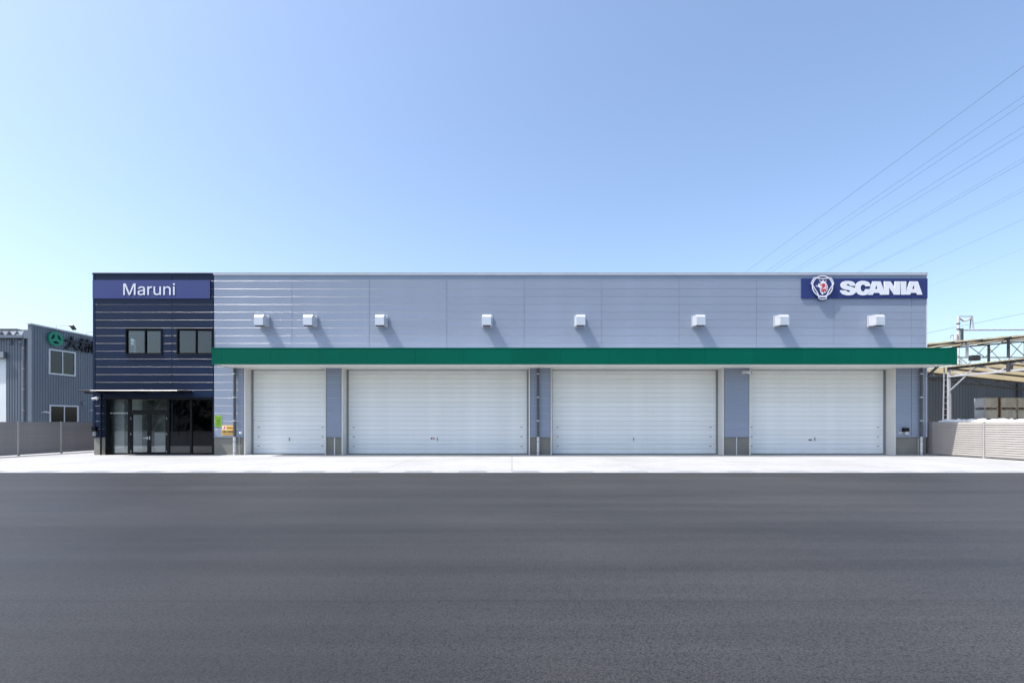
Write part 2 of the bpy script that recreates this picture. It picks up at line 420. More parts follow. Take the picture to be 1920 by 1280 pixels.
# vertical joint covers, corner trims and copings
for xx in gc[1:-1]:
    for a, b, c, d in subtract([(xx - .013, xx + .013, ZB, ZT - .09)], holes):
        if d > 4.9: c = max(c, 4.88)
        elif a > -13.2: d = min(d, 4.12)
        o = MB().box(a, b, D + .010, D + .030, c, d).build('joint_cover', 'grey_wall', WG)
MB().box((322.3 - 960) / S - .011, (322.3 - 960) / S + .011, D + .010, D + .03, ZB, ZT - .09).build('joint_cover', 'navy_wall', WN)
MB().box(XL - .02, XL + .085, D - .008, D + .03, ZB, ZT - .09).build('corner_trim', 'navy_panel', WN)
MB().box(XN - .011, XN + .011, D - .006, D + .03, ZB, ZT - .09).build('corner_trim', 'navy_panel', WN)
MB().box(XR - .026, XR + .02, D - .008, D + .03, ZB, ZT - .09).build('corner_trim', 'coping_light', WG)
part(MB().box(XL - .03, XN, D - .035, D + .28, ZT - .07, ZT - .005), 'coping', 'navy_panel')
part(MB().box(XN + .002, XR + .03, D - .035, D + .28, ZT - .085, ZT + .005), 'coping', 'coping_light')
part(MB().box(XL - .034, XR + .034, D - .04, D + .3, ZT + .007, ZT + .028), 'coping_cap', 'coping_light')
# concrete plinths with ledge flashing
px = [(XL, ent[0])] + [(XN, doors[0][0])] + [(doors[k][1], doors[k + 1][0]) for k in range(3)] + [(doors[3][1], XR)]
for a, b in px:
    o = part(MB().box(a + .002, b - .002, D + .045, D + .20, 0.0, ZB - .03), 'plinth', 'plinth')
    f = MB().box(a, b, D - .012, D + .21, ZB - .028, ZB - .004).build('ledge_flashing', 'grey_wall' if a > XL + 1 else 'navy_wall', o)
for q, wd in ((626.8, .045), (1381.75, .04), (1723.0, .03)):
    xx = (q - 960) / S; part(MB().box(xx - wd / 2, xx + wd / 2, D + .03, D + .044, 0.01, ZB - .03), 'joint_strip', 'cream')
# side and back walls, roof, floors
mb = MB()
for a, b, c, d in subtract([(D + .21, 42, 0, ZT - .1)], [(26.6, 27.0, 5.2, 5.95)]): mb.box(XL + .012, XL + .15, a, b, c, d)
part(mb, 'side_wall', 'navy_wall')
part(MB().box(XR - .16, XR - .012, D + .21, 42, 0, ZT - .1), 'side_wall', 'grey_wall')
part(MB().box(XL + .012, XR - .012, 42.002, 42.2, 0, ZT - .1), 'back_wall', 'grey_wall')
part(MB().box(XL + .02, XR - .02, D + .22, 42.1, ZT - .25, ZT - .101), 'roof', 'roof_sheet')
o = part(MB().box(XL + .05, XL + .10, 26.58, 27.02, 5.19, 5.22).box(XL + .05, XL + .10, 26.58, 27.02, 5.93, 5.96).box(XL + .05, XL + .10, 26.58, 26.61, 5.22, 5.93)
     .box(XL + .05, XL + .10, 26.99, 27.02, 5.22, 5.93).box(XL + .05, XL + .10, 26.61, 26.99, 5.74, 5.77), 'window', 'alu')
# rooms behind the glass
XO = XN - .05
part(MB().box(XL + .152, XO + 3, D + .36, 30, -.01, .006), 'room_floor', 'room_floor')
part(MB().box(XL + .152, XO, D + .36, 30, 2.80, 2.95), 'ceiling', 'room_grey')
part(MB().box(XL + .152, XO, 30.002, 30.1, 0, 7), 'room_wall', 'room_grey')
part(MB().box(XO + .002, XO + .1, D + .22, 30.1, 2.96, 7), 'room_wall', 'room_grey')
part(MB().box(XO + 3, XO + 3.1, D + .9, 30.1, 0, 2.8), 'room_wall', 'room_dark')
part(MB().box(XL + .152, XO, D + .25, 30, 6.8, 6.9), 'ceiling', 'room_grey')
part(MB().box(XL + .30, -18.95, D + .62, D + .9, .007, 2.79), 'column', 'room_white')
part(MB().box(-18.949, -18.45, D + 1.0, D + 1.1, .007, 2.79), 'partition', 'room_white')
part(MB().box(-18.449, -18.35, D + 1.0, D + 2.6, .007, 2.79), 'partition', 'room_white')
part(MB().box(-18.34, -16.2, D + 1.81, D + 1.9, .007, 2.79), 'partition', 'room_grey')
part(MB().box(-16.2, -16.1, D + .9, D + 1.9, .007, 2.79), 'partition', 'room_grey')
part(MB().box(-16.09, -12, D + 3.2, D + 3.3, .007, 2.79), 'partition', 'room_dark')
part(MB().box(-17.95, -17.35, D + 1.3, D + 1.6, .007, 1.05), 'counter', 'room_white')

# roller doors
SL = 0.2286
def slat_mesh(wd):
    prof = [(.04, 0), (.011, .003), (.002, .010), (0, .05), (0, .100), (.008, .105), (.008, .112), (0, .117), (0, .17), (.002, .216), (.011, .2235), (.04, .2235)]
    return MB().prism_x(prof, 0, wd).mesh('slat', 'shutter')
DY = D + .62
for n, (a, b) in enumerate(doors):
    # reveals lining the opening
    o = part(MB().box(a, a + .05, D - .02, DY + .03, 0, DZ - .03), 'reveal', 'cream')
    o = part(MB().box(b - .05, b, D - .02, DY + .03, 0, DZ - .03), 'reveal', 'cream')
    o = part(MB().box(a, b, D + .012, DY + .03, DZ - .028, DZ), 'reveal', 'cream')
    ga, gb = a + .052, b - .052
    mb = MB().box(ga, ga + .07, DY - .05, DY + .06, 0, DZ - .03).box(gb - .07, gb, DY - .05, DY + .06, 0, DZ - .03)
    mb.box(ga + .071, gb - .071, DY - .03, DY + .06, DZ - .06, DZ - .03).box(ga + .071, gb - .071, DY + .042, DY + .055, 0, DZ - .06)
    rd = part(mb, 'roller_door', 'guide')
    sm = slat_mesh(gb - ga - .15); x0 = ga + .075; z = .035; ns = 0
    while z + .2286 < DZ - .05:
        link('slat', sm, rd, (x0, DY, z)); z += SL; ns += 1
    rest = DZ - .062 - z
    if rest > .03: MB().box(x0, x0 + gb - ga - .15, DY + .004, DY + .03, z, z + rest).build('slat', 'shutter', rd)
    MB().box(x0, x0 + gb - ga - .15, DY - .006, DY + .03, .004, .032).build('bottom_seal', 'rubber', rd)
    lm = MB().box(-.05, .05, -.012, 0, -.018, .018).box(-.02, .02, -.024, -.012, -.012, .012).mesh('latch', 'guide')
    for zz in (.40, .86, 1.32):
        for xx in (x0 + .26, gb - .34): link('latch', lm, rd, (xx, DY - .001, zz))
    hx = ((542.5, 820, 1188, 1528)[n] - 960) / 38.4; hz = .74
    hm = MB().box(-.012, .012, -.03, 0, -.09, .09).box(-.03, .03, -.012, 0, -.03, .03)
    hm.build('handle', 'guide', rd, loc=(hx, DY - .001, hz))
    if n == 1:
        MB().tube([(0, -.02, 0), (0, 0, 0)], .045, 12).build('lock', 'red', rd, loc=(hx - .28, DY - .001, .78))
        MB().tube([(0, -.02, 0), (0, 0, 0)], .032, 12).build('lock', 'black', rd, loc=(hx - .17, DY - .001, .78))
    if n == 3: MB().box(-.07, .07, -.02, 0, -.03, .03).build('lock', 'rust', rd, loc=(hx - .22, DY - .001, .71))

# green canopy
CX0, CX1, CY, CZ0, CZ1 = -13.325, 19.76, 22.72, 4.133, 4.878
cp = part(MB().box(CX0 + .04, CX1 - .04, CY + .04, D - .003, CZ0 + .03, CZ1 - .04), 'canopy', 'green')
cp['label'] = 'green fascia canopy with white soffit over the roller doors'
fx = [CX0] + [(416.6 + 90.63 * k - 960) / 42.25 for k in range(16)] + [CX1]
for a, b in zip(fx, fx[1:]):
    MB().box(a + .003, b - .003, CY, CY + .035, CZ0 + .045, CZ1 - .062).build('fascia_panel', 'green', cp)
    MB().box(a + .003, b - .003, CY - .006, CY + .035, CZ1 - .056, CZ1 - .002).build('cap_flashing', 'green', cp)
MB().box(CX0, CX1, CY - .004, CY + .04, CZ0, CZ0 + .04).build('bottom_trim', 'green', cp)
for a, b in ((CX0, CX0 + .035), (CX1 - .035, CX1)):
    MB().box(a, b, CY + .041, D - .01, CZ0 + .002, CZ1 - .01).build('end_panel', 'green', cp)
MB().box(CX0 + .036, CX1 - .036, CY + .041, D - .005, CZ1 - .038, CZ1 - .02).build('top_sheet', 'roof_sheet', cp)
ns = 15; wd = (CX1 - CX0 - .08) / ns
for k in range(ns):
    MB().box(CX0 + .04 + k * wd + .003, CX0 + .04 + (k + 1) * wd - .003, CY + .044, D - .025, CZ0 + .008, CZ0 + .027).build('soffit_panel', 'soffit', cp)
# diagonal pipe stay from the canopy end to the side wall
part(MB().tube([P(1758, 687, 23.9), P(1737.5, 706, D + .35)], .06, 10), 'stay', 'dark_pipe', True)

# downpipes
def downpipe(X):
    Y = D - .10
    o = part(MB().tube([(X, Y, ZB - .02), (X, Y, CZ0 + .01)], .058, 14), 'downpipe', 'dark_pipe', True)
    MB().tube([(X, Y, 0.0), (X, Y, ZB - .0)], .067, 14).build('sleeve', 'galv', o, True)
    for zz in (3.86, 2.75, 1.64):
        MB().tube([(X, Y, zz - .025), (X, Y, zz + .025)], .07, 12).box(X - .015, X + .015, Y, D + .0, zz - .015, zz + .015).build('bracket', 'galv', o)
    for zz in (.66, .12):
        MB().tube([(X, Y, zz - .012), (X, Y, zz + .012)], .073, 12).build('bracket', 'guide', o)
for xx in (-13.17, 1.24, 19.43): downpipe(xx)
part(MB().tube([(-12.99, D - .03, 0), (-12.99, D - .03, ZB)], .012, 8), 'conduit', 'galv')

# exhaust hoods
VX = (-11.80, -9.52, -6.17, -1.18, 3.21, 8.80, 12.70, 17.16); VZ = 6.36
hp = [(-.07, .215), (-.07, -.20), (-.30, -.245), (-.57, -.27), (-.57, .12), (-.475, .225), (-.30, .245)]
hood_me = MB().prism_x(hp, -.205, .205).mesh('exhaust_hood', 'hood')
fl = MB().box(-.255, .255, -.05, -.018, -.26, .285).box(-.19, .19, -.072, -.05, -.21, .22).mesh('flange', 'hood')
mesh_ = MB().box(-.17, .17, -.54, -.33, -.30, -.272)
grl = mesh_.mesh('outlet', 'hood_dark')
drip = MB().tube([(-.16, -.54, -.33), (-.16, -.54, -.27)], .022, 8).mesh('drain_stub', 'hood_dark')
for xx in VX:
    o = link('exhaust_hood', hood_me, B, (xx, 0, VZ))
    link('flange', fl, o); link('outlet', grl, o); link('drain_stub', drip, o)
    link('bolt', MB().box(-.24, -.22, -.058, -.05, .255, .275).box(.22, .24, -.058, -.05, .255, .275).mesh('bolt', 'guide'), o)

# office windows
for k, (a, b, c, d) in enumerate(wins):
    m_ = a + (b - a) * .51; t = .028
    mb = MB().box(a - .03, b + .03, D - .035, D + .15, c - .03, c + t).box(a - .03, b + .03, D - .035, D + .15, d - t, d + .03)
    mb.box(a - .03, a + t, D - .035, D + .15, c + t, d - t).box(b - t, b + .03, D - .035, D + .15, c + t, d - t)
    wn = part(mb, 'window', 'black')
    for q0, q1, yy in ((a + t, m_ + .03, D + .03), (m_ - .03, b - t, D + .08)):
        sm = MB().box(q0, q0 + .04, yy, yy + .035, c + t, d - t).box(q1 - .04, q1, yy, yy + .035, c + t, d - t)
        sm.box(q0 + .04, q1 - .04, yy, yy + .035, c + t, c + t + .04).box(q0 + .04, q1 - .04, yy, yy + .035, d - t - .04, d - t)
        sm.build('sash', 'black', wn)
        MB().box(q0 + .038, q1 - .038, yy + .015, yy + .021, c + t + .038, d - t - .038).build('pane', 'glass_mid', wn)
    MB().box(a - .05, b + .05, D - .06, D - .036, c - .055, c - .032).build('sill', 'navy_panel', wn)
    MB().box(a - .05, b + .05, D - .05, D - .036, d + .032, d + .06).build('head_flashing', 'navy_panel', wn)

# glazed entrance
EY = D + .26
def ex(p): return (p - 960) / 38.93
e0, e1 = ent[0], ent[1]; zt = ent[2]
mb = MB().box(e0 + .001, ex(206.5), D + .005, EY + .06, 0, zt - .001)              # deep left jamb
mb.box(ex(206.5), e1, D + .02, EY + .06, zt - .07, zt - .001)                       # head
for p0, p1 in ((240.2, 245.5), (314, 318.3), (357, 360.7), (398.2, 402)): mb.box(ex(p0), min(ex(p1), e1 - .001), EY - .03, EY + .06, .0, zt - .071)
mb.box(ex(245.5), ex(314), EY - .03, EY + .06, ZB + 1.15, ZB + 1.28)
mb.box(ex(206.5), ex(240.2), EY - .02, EY + .05, 0, .09); mb.box(ex(318.3), ex(357), EY - .02, EY + .05, 0, .09); mb.box(ex(360.7), ex(398.2), EY - .02, EY + .05, 0, .09)
en = part(mb, 'entrance', 'black'); en['label'] = 'black framed glazed office entrance with double door'
def pane(a, b, c, d, y=None, mat='glass', par=None):
    return MB().box(a, b, (y or EY) + .01, (y or EY) + .018, c, d).build('pane', mat, par or en)
pane(ex(206.5), ex(240.2), .09, zt - .071)
pane(ex(245.5), ex(314), ZB + 1.28, zt - .071)
pane(ex(318.3), ex(357), .09, zt - .071, mat='glass_dark'); pane(ex(360.7), ex(398.2), .09, zt - .071, mat='glass_dark')
for k, (p0, p1) in enumerate(((245.7, 279.6), (279.8, 313.8))):
    a, b = ex(p0), ex(p1); zh = ZB + 1.145; t = .085
    dr = MB().box(a, a + t, EY - .015, EY + .035, .012, zh).box(b - t, b, EY - .015, EY + .035, .012, zh).box(a + t, b - t, EY - .015, EY + .035, .012, .13).box(a + t, b - t, EY - .015, EY + .035, zh - .09, zh).build('door', 'black', en)
    MB().box(a + t - .002, b - t + .002, EY + .006, EY + .014, .128, zh - .088).build('pane', 'glass', dr)
    hx = b - .05 if k == 0 else a + .05
    MB().box(hx - (.19 if k == 0 else .0), hx + (.0 if k == 0 else .02), EY - .06, EY - .04, .80, .825).box(hx - .02, hx + .02, EY - .05, EY - .0151, .74, .88).build('handle', 'galv', dr)
    for zz in (.16, 1.0, 1.75):
        hh = a + .012 if k == 0 else b - .012
        MB().box(hh - .014, hh + .014, EY - .036, EY - .0155, zz - .06, zz + .06).build('hinge', 'guide', dr)
# frosted half-dots on the first pane, blind cords behind the right panes
for k in range(7):
    cx = ex(208) + k * .132; pts = [(cx + .045 * math.cos(t), .045 * math.sin(t)) for t in [math.pi + math.pi * q / 8 for q in range(9)]]
    me = curve_mesh('decal', [pts], .002, 'white'); link('decal', me, en, (0, EY + .009, 2.02))
for q in (320.8, 363.2):
    MB().tube([(ex(q), EY + .12, 2.6), (ex(q), EY + .12, .45), (ex(q) + .03, EY + .12, .40), (ex(q) + .06, EY + .12, .45), (ex(q) + .06, EY + .12, 2.6)], .007, 6).build('blind_cord', 'white', en)
for p0, p1 in ((318.3, 357), (360.7, 398.2)):
    MB().box(ex(p0) + .02, ex(p1) - .02, EY + .09, EY + .19, zt - .16, zt - .075).build('blind_case', 'room_white', en)
# thin black entrance canopy with its drain pipe
ac = MB()
ya = D - 1.10
prof = [(ya + .008, 2.975), (ya, 2.985)] + [(ya + .03 - .03 * math.cos(R(90) * k / 5), 3.00 + .03 * math.sin(R(90) * k / 5)) for k in range(6)] + [(D - .001, 3.05), (D - .001, 2.975)]
ac.prism_x(prof, -19.72, -15.24)
aw = part(ac, 'entrance_canopy', 'black')
MB().tube([(-19.2, ya - .004, 3.012), (-15.24, ya - .004, 3.012)], .008, 12).build('edge_glint', 'bead', aw)  # bright metal strip added for the sunlit glint on the black canopy edge
MB().tube([(-19.55, ya + .12, 2.93), (-19.55, D - .05, 2.90), (-19.55, D - .05, .0)], .038, 10).build('drain_pipe', 'black', aw)
for xx in (-19.0, -17.4, -15.6): MB().box(xx - .02, xx + .02, ya + .1, D - .002, 2.93, 2.974).build('rib', 'black', aw)

# ------------------------------------------------------------------ things fixed to the facade
# name board over the office
SY = D - .05; s2 = 960 / SY
x0, x1 = (173.4 - 960) / s2, (393.8 - 960) / s2; z0, z1 = 1.6 + (790 - 559.6) / s2, 1.6 + (790 - 525) / s2
sg = empty('name_board', 'violet blue name board with thin white lettering on the navy office wall', 'sign', loc=((x0 + x1) / 2, SY, z0))
def at(o, par): o.parent = par; o.matrix_parent_inverse = Matrix.Translation(par.location).inverted(); return o
o = at(MB().box(x0, x1, SY, D - .002, z0, z1).build('board', 'sign_violet'), sg)
at(MB().box(x0 - .004, x1 + .004, SY + .012, D - .003, z0 - .004, z1 + .004).build('casing', 'navy_panel'), sg)
def sx(p): return (p - 960) / s2
def sz(p): return 1.6 + (790 - p) / s2
NAME_GLYPHS = [[[[0.06,0.0],[0.06,0.509],[0.152,0.509],[0.285,0.167],[0.319,0.057],[0.322,0.049],[0.307,0.049],[0.345,0.167],[0.352,0.187],[0.476,0.509],[0.568,0.509],[0.568,0.0],[0.504,0.0],[0.504,0.327],[0.507,0.457],[0.513,0.457],[0.471,0.331],[0.456,0.291],[0.342,0.0],[0.286,0.0],[0.162,0.312],[0.112,0.457],[0.119,0.457],[0.122,0.291],[0.122,0.0]]],[[[0.77,-0.008],[0.738,-0.001],[0.709,0.012],[0.685,0.032],[0.668,0.058],[0.663,0.073],[0.659,0.123],[0.666,0.15],[0.678,0.171],[0.695,0.187],[0.728,0.203],[0.753,0.211],[0.88,0.23],[0.898,0.238],[0.903,0.248],[0.902,0.279],[0.895,0.297],[0.884,0.311],[0.868,0.322],[0.848,0.329],[0.824,0.331],[0.799,0.329],[0.768,0.318],[0.746,0.301],[0.731,0.281],[0.728,0.274],[0.669,0.291],[0.685,0.322],[0.695,0.335],[0.732,0.364],[0.776,0.379],[0.807,0.384],[0.855,0.382],[0.903,0.367],[0.925,0.353],[0.943,0.333],[0.957,0.306],[0.964,0.272],[0.965,0.251],[0.965,0.0],[0.905,0.0],[0.905,0.052],[0.901,0.052],[0.887,0.032],[0.873,0.018],[0.843,0.001],[0.804,-0.008]],[[0.815,0.046],[0.844,0.053],[0.867,0.066],[0.885,0.083],[0.897,0.104],[0.903,0.126],[0.904,0.19],[0.881,0.18],[0.772,0.162],[0.753,0.155],[0.732,0.139],[0.723,0.124],[0.72,0.105],[0.726,0.079],[0.742,0.061],[0.767,0.049],[0.787,0.046]]],[[[1.07,0.0],[1.07,0.379],[1.129,0.379],[1.129,0.321],[1.133,0.321],[1.139,0.335],[1.147,0.347],[1.17,0.367],[1.184,0.375],[1.214,0.384],[1.261,0.384],[1.261,0.322],[1.224,0.326],[1.199,0.323],[1.177,0.315],[1.166,0.309],[1.143,0.284],[1.134,0.262],[1.131,0.237],[1.131,0.0]]],[[[1.44,-0.004],[1.407,0.004],[1.391,0.011],[1.365,0.031],[1.346,0.059],[1.338,0.076],[1.33,0.116],[1.329,0.139],[1.329,0.379],[1.39,0.379],[1.39,0.144],[1.392,0.123],[1.396,0.105],[1.403,0.089],[1.413,0.075],[1.426,0.064],[1.441,0.056],[1.477,0.05],[1.503,0.053],[1.526,0.062],[1.545,0.077],[1.56,0.097],[1.569,0.122],[1.573,0.153],[1.573,0.379],[1.634,0.379],[1.634,0.0],[1.575,0.0],[1.575,0.092],[1.584,0.092],[1.574,0.067],[1.562,0.047],[1.549,0.03],[1.534,0.017],[1.517,0.007],[1.499,0.0],[1.479,-0.004]]],[[[1.8,0.227],[1.8,0.0],[1.739,0.0],[1.739,0.379],[1.798,0.379],[1.799,0.287],[1.789,0.287],[1.799,0.312],[1.81,0.332],[1.823,0.349],[1.839,0.362],[1.855,0.372],[1.874,0.379],[1.893,0.383],[1.933,0.383],[1.966,0.376],[1.982,0.369],[2.007,0.349],[2.018,0.336],[2.027,0.321],[2.04,0.285],[2.044,0.24],[2.044,0.0],[1.983,0.0],[1.983,0.235],[1.977,0.275],[1.97,0.291],[1.96,0.304],[1.947,0.315],[1.932,0.323],[1.915,0.328],[1.883,0.328],[1.859,0.322],[1.837,0.311],[1.813,0.283],[1.807,0.271],[1.801,0.243]]],[[[2.172,0.444],[2.157,0.449],[2.145,0.461],[2.138,0.475],[2.138,0.491],[2.145,0.506],[2.164,0.521],[2.18,0.524],[2.196,0.521],[2.216,0.506],[2.222,0.491],[2.222,0.475],[2.216,0.461],[2.204,0.449],[2.188,0.444]],[[2.149,0.0],[2.149,0.379],[2.21,0.379],[2.21,0.0]]]]
gx = [p[0] for g_ in NAME_GLYPHS for l in g_ for p in l]; gx0, gx1 = min(gx), max(gx); capz = max(p[1] for p in NAME_GLYPHS[0][0])
for g_ in NAME_GLYPHS:
    me = curve_mesh('letter', [[(sx(231.7) + (x_ - gx0) / (gx1 - gx0) * (sx(328.3) - sx(231.7)), sz(553.1) + z_ / capz * (sz(531.8) - sz(553.1))) for x_, z_ in l] for l in g_], .016, 'white')
    o = link('letter', me); o.location.y = SY - .001; at(o, sg)

# blue brand board with crest
SY = D - .06; s2 = 960 / SY
x0, x1 = sx(1503), sx(1739.3); z0, z1 = sz(559), sz(522)
bb = empty('crest_board', 'dark blue board with heavy white capitals and a round crest', 'sign', loc=((x0 + x1) / 2, SY, z0))
at(MB().box(x0, x1, SY, D - .002, z0, z1).build('board', 'sign_blue'), bb)
def C3(pts): return [(sx(1570 + a / 11.294), sz(515 + b / 11.294)) for a, b in pts]
S_ = [(378, 236), (366, 188), (318, 148), (220, 132), (130, 142), (80, 175), (65, 220), (75, 265), (120, 300), (200, 318), (255, 332), (270, 350), (245, 366), (205, 360), (185, 332)]
S2 = [(55, 330), (65, 372), (112, 415), (220, 438), (322, 425), (380, 385), (394, 342), (385, 302), (345, 272), (270, 248), (205, 228), (190, 214), (215, 200), (250, 208), (264, 236)]
def smooth_open(p, n=5):
    out = []
    for i in range(len(p) - 1):
        q = [Vector(p[max(0, min(len(p) - 1, i + k))]) for k in (-1, 0, 1, 2)]
        for k in range(n):
            t = k / n
            out.append(tuple(.5 * ((2 * q[1]) + (q[2] - q[0]) * t + (2 * q[0] - 5 * q[1] + 4 * q[2] - q[3]) * t * t + (3 * q[1] - q[0] - 3 * q[2] + q[3]) * t ** 3)))
    return out + [tuple(p[-1])]
Cc = [(697, 248), (685, 195), (640, 152), (540, 130), (450, 147), (397, 195), (375, 282), (395, 365), (450, 420), (540, 438), (620, 422), (668, 375), (690, 305)]
Ci = [(590, 305), (575, 340), (540, 358), (505, 340), (488, 285), (500, 230), (540, 210), (575, 222), (590, 248)]
letters = [[smooth_open(S_) + smooth_open(S2)], [smooth_open(Cc) + smooth_open(Ci)],
           [[(640, 428), (740, 142), (912, 142), (1015, 426), (900, 426), (883, 385), (765, 385), (748, 428)], [(795, 303), (852, 303), (826, 222)]],
           [[(985, 142), (1118, 142), (1210, 272), (1210, 142), (1322, 142), (1322, 424), (1192, 424), (1090, 275), (1090, 424), (982, 424)]],
           [[(1340, 142), (1455, 142), (1455, 424), (1340, 424)]],
           [[(1430, 424), (1528, 142), (1700, 142), (1795, 424), (1682, 424), (1665, 385), (1548, 385), (1535, 424)], [(1578, 303), (1638, 303), (1610, 220)]]]
for i, lp in enumerate(letters):
    me = curve_mesh('letter', [C3(l) for l in lp], .018 + .004 * (i % 2), 'white')
    o = link('letter', me); o.location.y = SY - .001; at(o, bb)
# crest: thick blue plate, white outlines, crowned griffin head
def C4(pts): return [(sx(1500 + a / 18.29), sz(505 + b / 18.29)) for a, b in pts]
plate = catmull([(540, 285), (455, 270), (380, 390), (325, 515), (385, 590), (400, 720), (470, 850), (575, 950), (600, 1040), (740, 1060), (870, 1040), (905, 935), (1000, 850), (1075, 720), (1090, 590), (1145, 515), (1095, 390), (1010, 270), (930, 285), (850, 235), (737, 215), (630, 235)], 3)
o = link('crest_plate', curve_mesh('crest_plate', [C4(plate)], .075, 'sign_blue')); o.location.y = SY - .001; at(o, bb); CRS = o
def crest(name, loops, mat, y, d=.012):
    c = link(name, curve_mesh(name, [C4(l) for l in loops], d, mat)); c.location.y = SY - .076 - y; at(c, bb); return c
circ = [(737 + 345 * math.cos(t), 590 + 350 * math.sin(t)) for t in [2 * math.pi * k / 48 for k in range(48)]]
saddle = [(540, 310), (460, 295), (400, 390), (350, 510), (410, 575), (480, 690), (570, 830), (602, 930), (612, 1010), (675, 1030), (740, 1036), (800, 1030), (855, 1010), (878, 930), (900, 860), (975, 705), (1070, 570), (1120, 510), (1075, 390), (1005, 295), (935, 310), (850, 330), (737, 337), (630, 330)]
crest('crest_ring', ribbon(circ, 34), 'white', 0)
crest('crest_saddle', ribbon(saddle, 30), 'white', .003)
crest('crest_band', ribbon([(604, 930), (680, 955), (740, 960), (810, 952), (878, 930)], 28, False), 'white', .006)
crest('crown', [[(618, 378), (665, 415), (690, 455), (712, 418), (735, 400), (755, 362), (775, 400), (797, 418), (815, 455), (840, 412), (878, 378), (852, 440), (838, 492), (680, 492), (660, 440)]], 'white', 0)
crest('griffin_head', [[(676, 494), (610, 500), (585, 545), (590, 585), (550, 590), (510, 555), (530, 605), (600, 615), (630, 650), (665, 662), (640, 710), (662, 740), (665, 800), (700, 845), (720, 885), (760, 870), (790, 830), (840, 820), (870, 770), (905, 720), (915, 640), (905, 570), (882, 530), (872, 482), (834, 496)]], 'white', .0005)
for lp in ([(620, 520), (660, 515), (700, 545), (740, 500), (805, 505), (828, 560), (800, 620), (730, 660), (655, 705), (700, 650), (742, 590), (690, 572)],
           [(690, 800), (676, 742), (740, 692), (855, 690), (862, 745), (830, 795), (808, 742), (778, 785), (760, 850), (742, 785), (722, 742)],
           [(845, 540), (885, 575), (845, 592)], [(870, 620), (898, 695), (848, 672)]):
    crest('griffin_patch', [lp], 'red', .006, .014)

# notices beside the office
def flat_sign(name, label, p0, p1, q0, q1, mat, marks):
    Y = D - .012; s_ = 960 / Y; fx_ = lambda p: (p - 960) / s_; fz = lambda p: 1.6 + (790 - p) / s_
    e = empty(name, label, 'sign', loc=(fx_((p0 + p1) / 2), Y, fz(q1)))
    at(MB().box(fx_(p0), fx_(p1), Y, D - .001, fz(q1), fz(q0)).build('board', mat), e)
    mb = MB()
    for a, b, c, d in marks: mb.box(fx_(a), fx_(b), Y - .003, Y - .0005, fz(d), fz(c))
    return e, fx_, fz, Y, mb
e, fx_, fz, Y, mb = flat_sign('notice', 'lime green notice sheet with lines of small print', 402.6, 415.7, 778.6, 799.9, 'lime',
    [(404.2, 414.6, 781.6, 783.0)] + [(404 + (.3 if k % 2 else 0), 405.8, 785 + k * 1.55, 785.7 + k * 1.55) for k in range(9)] + [(406.4, 414.6 - (k % 3) * .8, 785 + k * 1.55, 785.7 + k * 1.55) for k in range(9)])
at(mb.build('print', 'ink_green'), e)
at(MB().box(fx_(403.6), fx_(405.2), Y - .003, Y - .0005, fz(781), fz(779.3)).build('logo', 'red'), e)
e, fx_, fz, Y, mb = flat_sign('notice', 'amber workshop certificate board behind the downpipe', 415.9, 442, 796.9, 815.8, 'amber',
    [(425.6 + k * 2.0, 427.2 + k * 2.0, 801, 802.6) for k in range(7)] + [(417 + k * 1.6, 418.2 + k * 1.6, 813.3, 814.5) for k in range(14)])
at(mb.build('print', 'ink'), e)
me = text_mesh('print', '自動車分解整備', 1.0, .003, 'ink', .008); fit(me, fx_(417), fx_(437), fz(811.8), fz(806.6))
o = link('print', me); o.location.y = Y - .0006; at(o, e)
at(MB().box(fx_(417.2), fx_(424.2), Y - .003, Y - .0005, fz(805.3), fz(798.4)).build('logo_square', 'white'), e)
J = [(420.2, 799.4), (423.2, 799.4), (421.9, 803.2), (420.4, 804.5), (418, 804.4), (418.4, 802.8), (419.8, 803.0), (420.7, 801), (419.7, 800.9)]
me = curve_mesh('logo', [[(fx_(a), fz(b)) for a, b in J]], .002, 'red'); o = link('logo', me); o.location.y = Y - .0032; at(o, e)

# small fittings
def dome(mb, c, r, d=(0, -1, 0), n=12):
    d = Vector(d).normalized(); pts = [Vector(c) + d * r * math.sin(R(90) * k / 5) for k in range(6)]
    mb.tube(pts, [max(.002, r * math.cos(R(90) * k / 5)) for k in range(6)], n); return mb
p = P(180.5, 747, D - .05)
e = empty('security_camera', 'white bullet security camera at the left corner of the navy wall', 'camera', loc=p)
at(MB().tube([p + Vector((0, .05, .0)), p + Vector((0, .01, 0))], .06, 12).build('base', 'white', None, True), e)
at(MB().tube([p + Vector((.05, -.02, .03)), p + Vector((-.10, -.14, -.03))], .05, 12).build('housing', 'white', None, True), e)
at(MB().tube([p + Vector((-.10, -.14, -.03)), p + Vector((-.112, -.15, -.035))], .04, 12).build('lens', 'ink', None), e)
p = P(1398, 698, D - .05)
e = empty('security_camera', 'pale security camera high on the pier beside the rightmost roller door', 'camera', loc=p)
at(MB().box(p.x - .17, p.x - .02, D - .10, D - .001, p.z - .06, p.z + .07).build('base', 'cream'), e)
at(MB().tube([p + Vector((-.02, -.12, 0)), p + Vector((.16, -.26, -.03))], .055, 12).build('housing', 'white', None, True), e)
at(MB().tube([p + Vector((.16, -.26, -.03)), p + Vector((.172, -.27, -.032))], .042, 12).build('lens', 'ink', None), e)
p = P(179.3, 807.5, D - .02)
e = empty('meter_box', 'black box with grey cover at the left corner above the plinth', 'utility box', loc=p)
at(MB().box(p.x - .085, p.x + .085, D - .16, D - .001, p.z - .02, p.z + .2).build('hood', 'black'), e)
at(MB().box(p.x - .08, p.x + .06, D - .10, D - .001, p.z - .24, p.z - .022).build('cover', 'guide'), e)
p = P(1696.5, 808, D - .02)
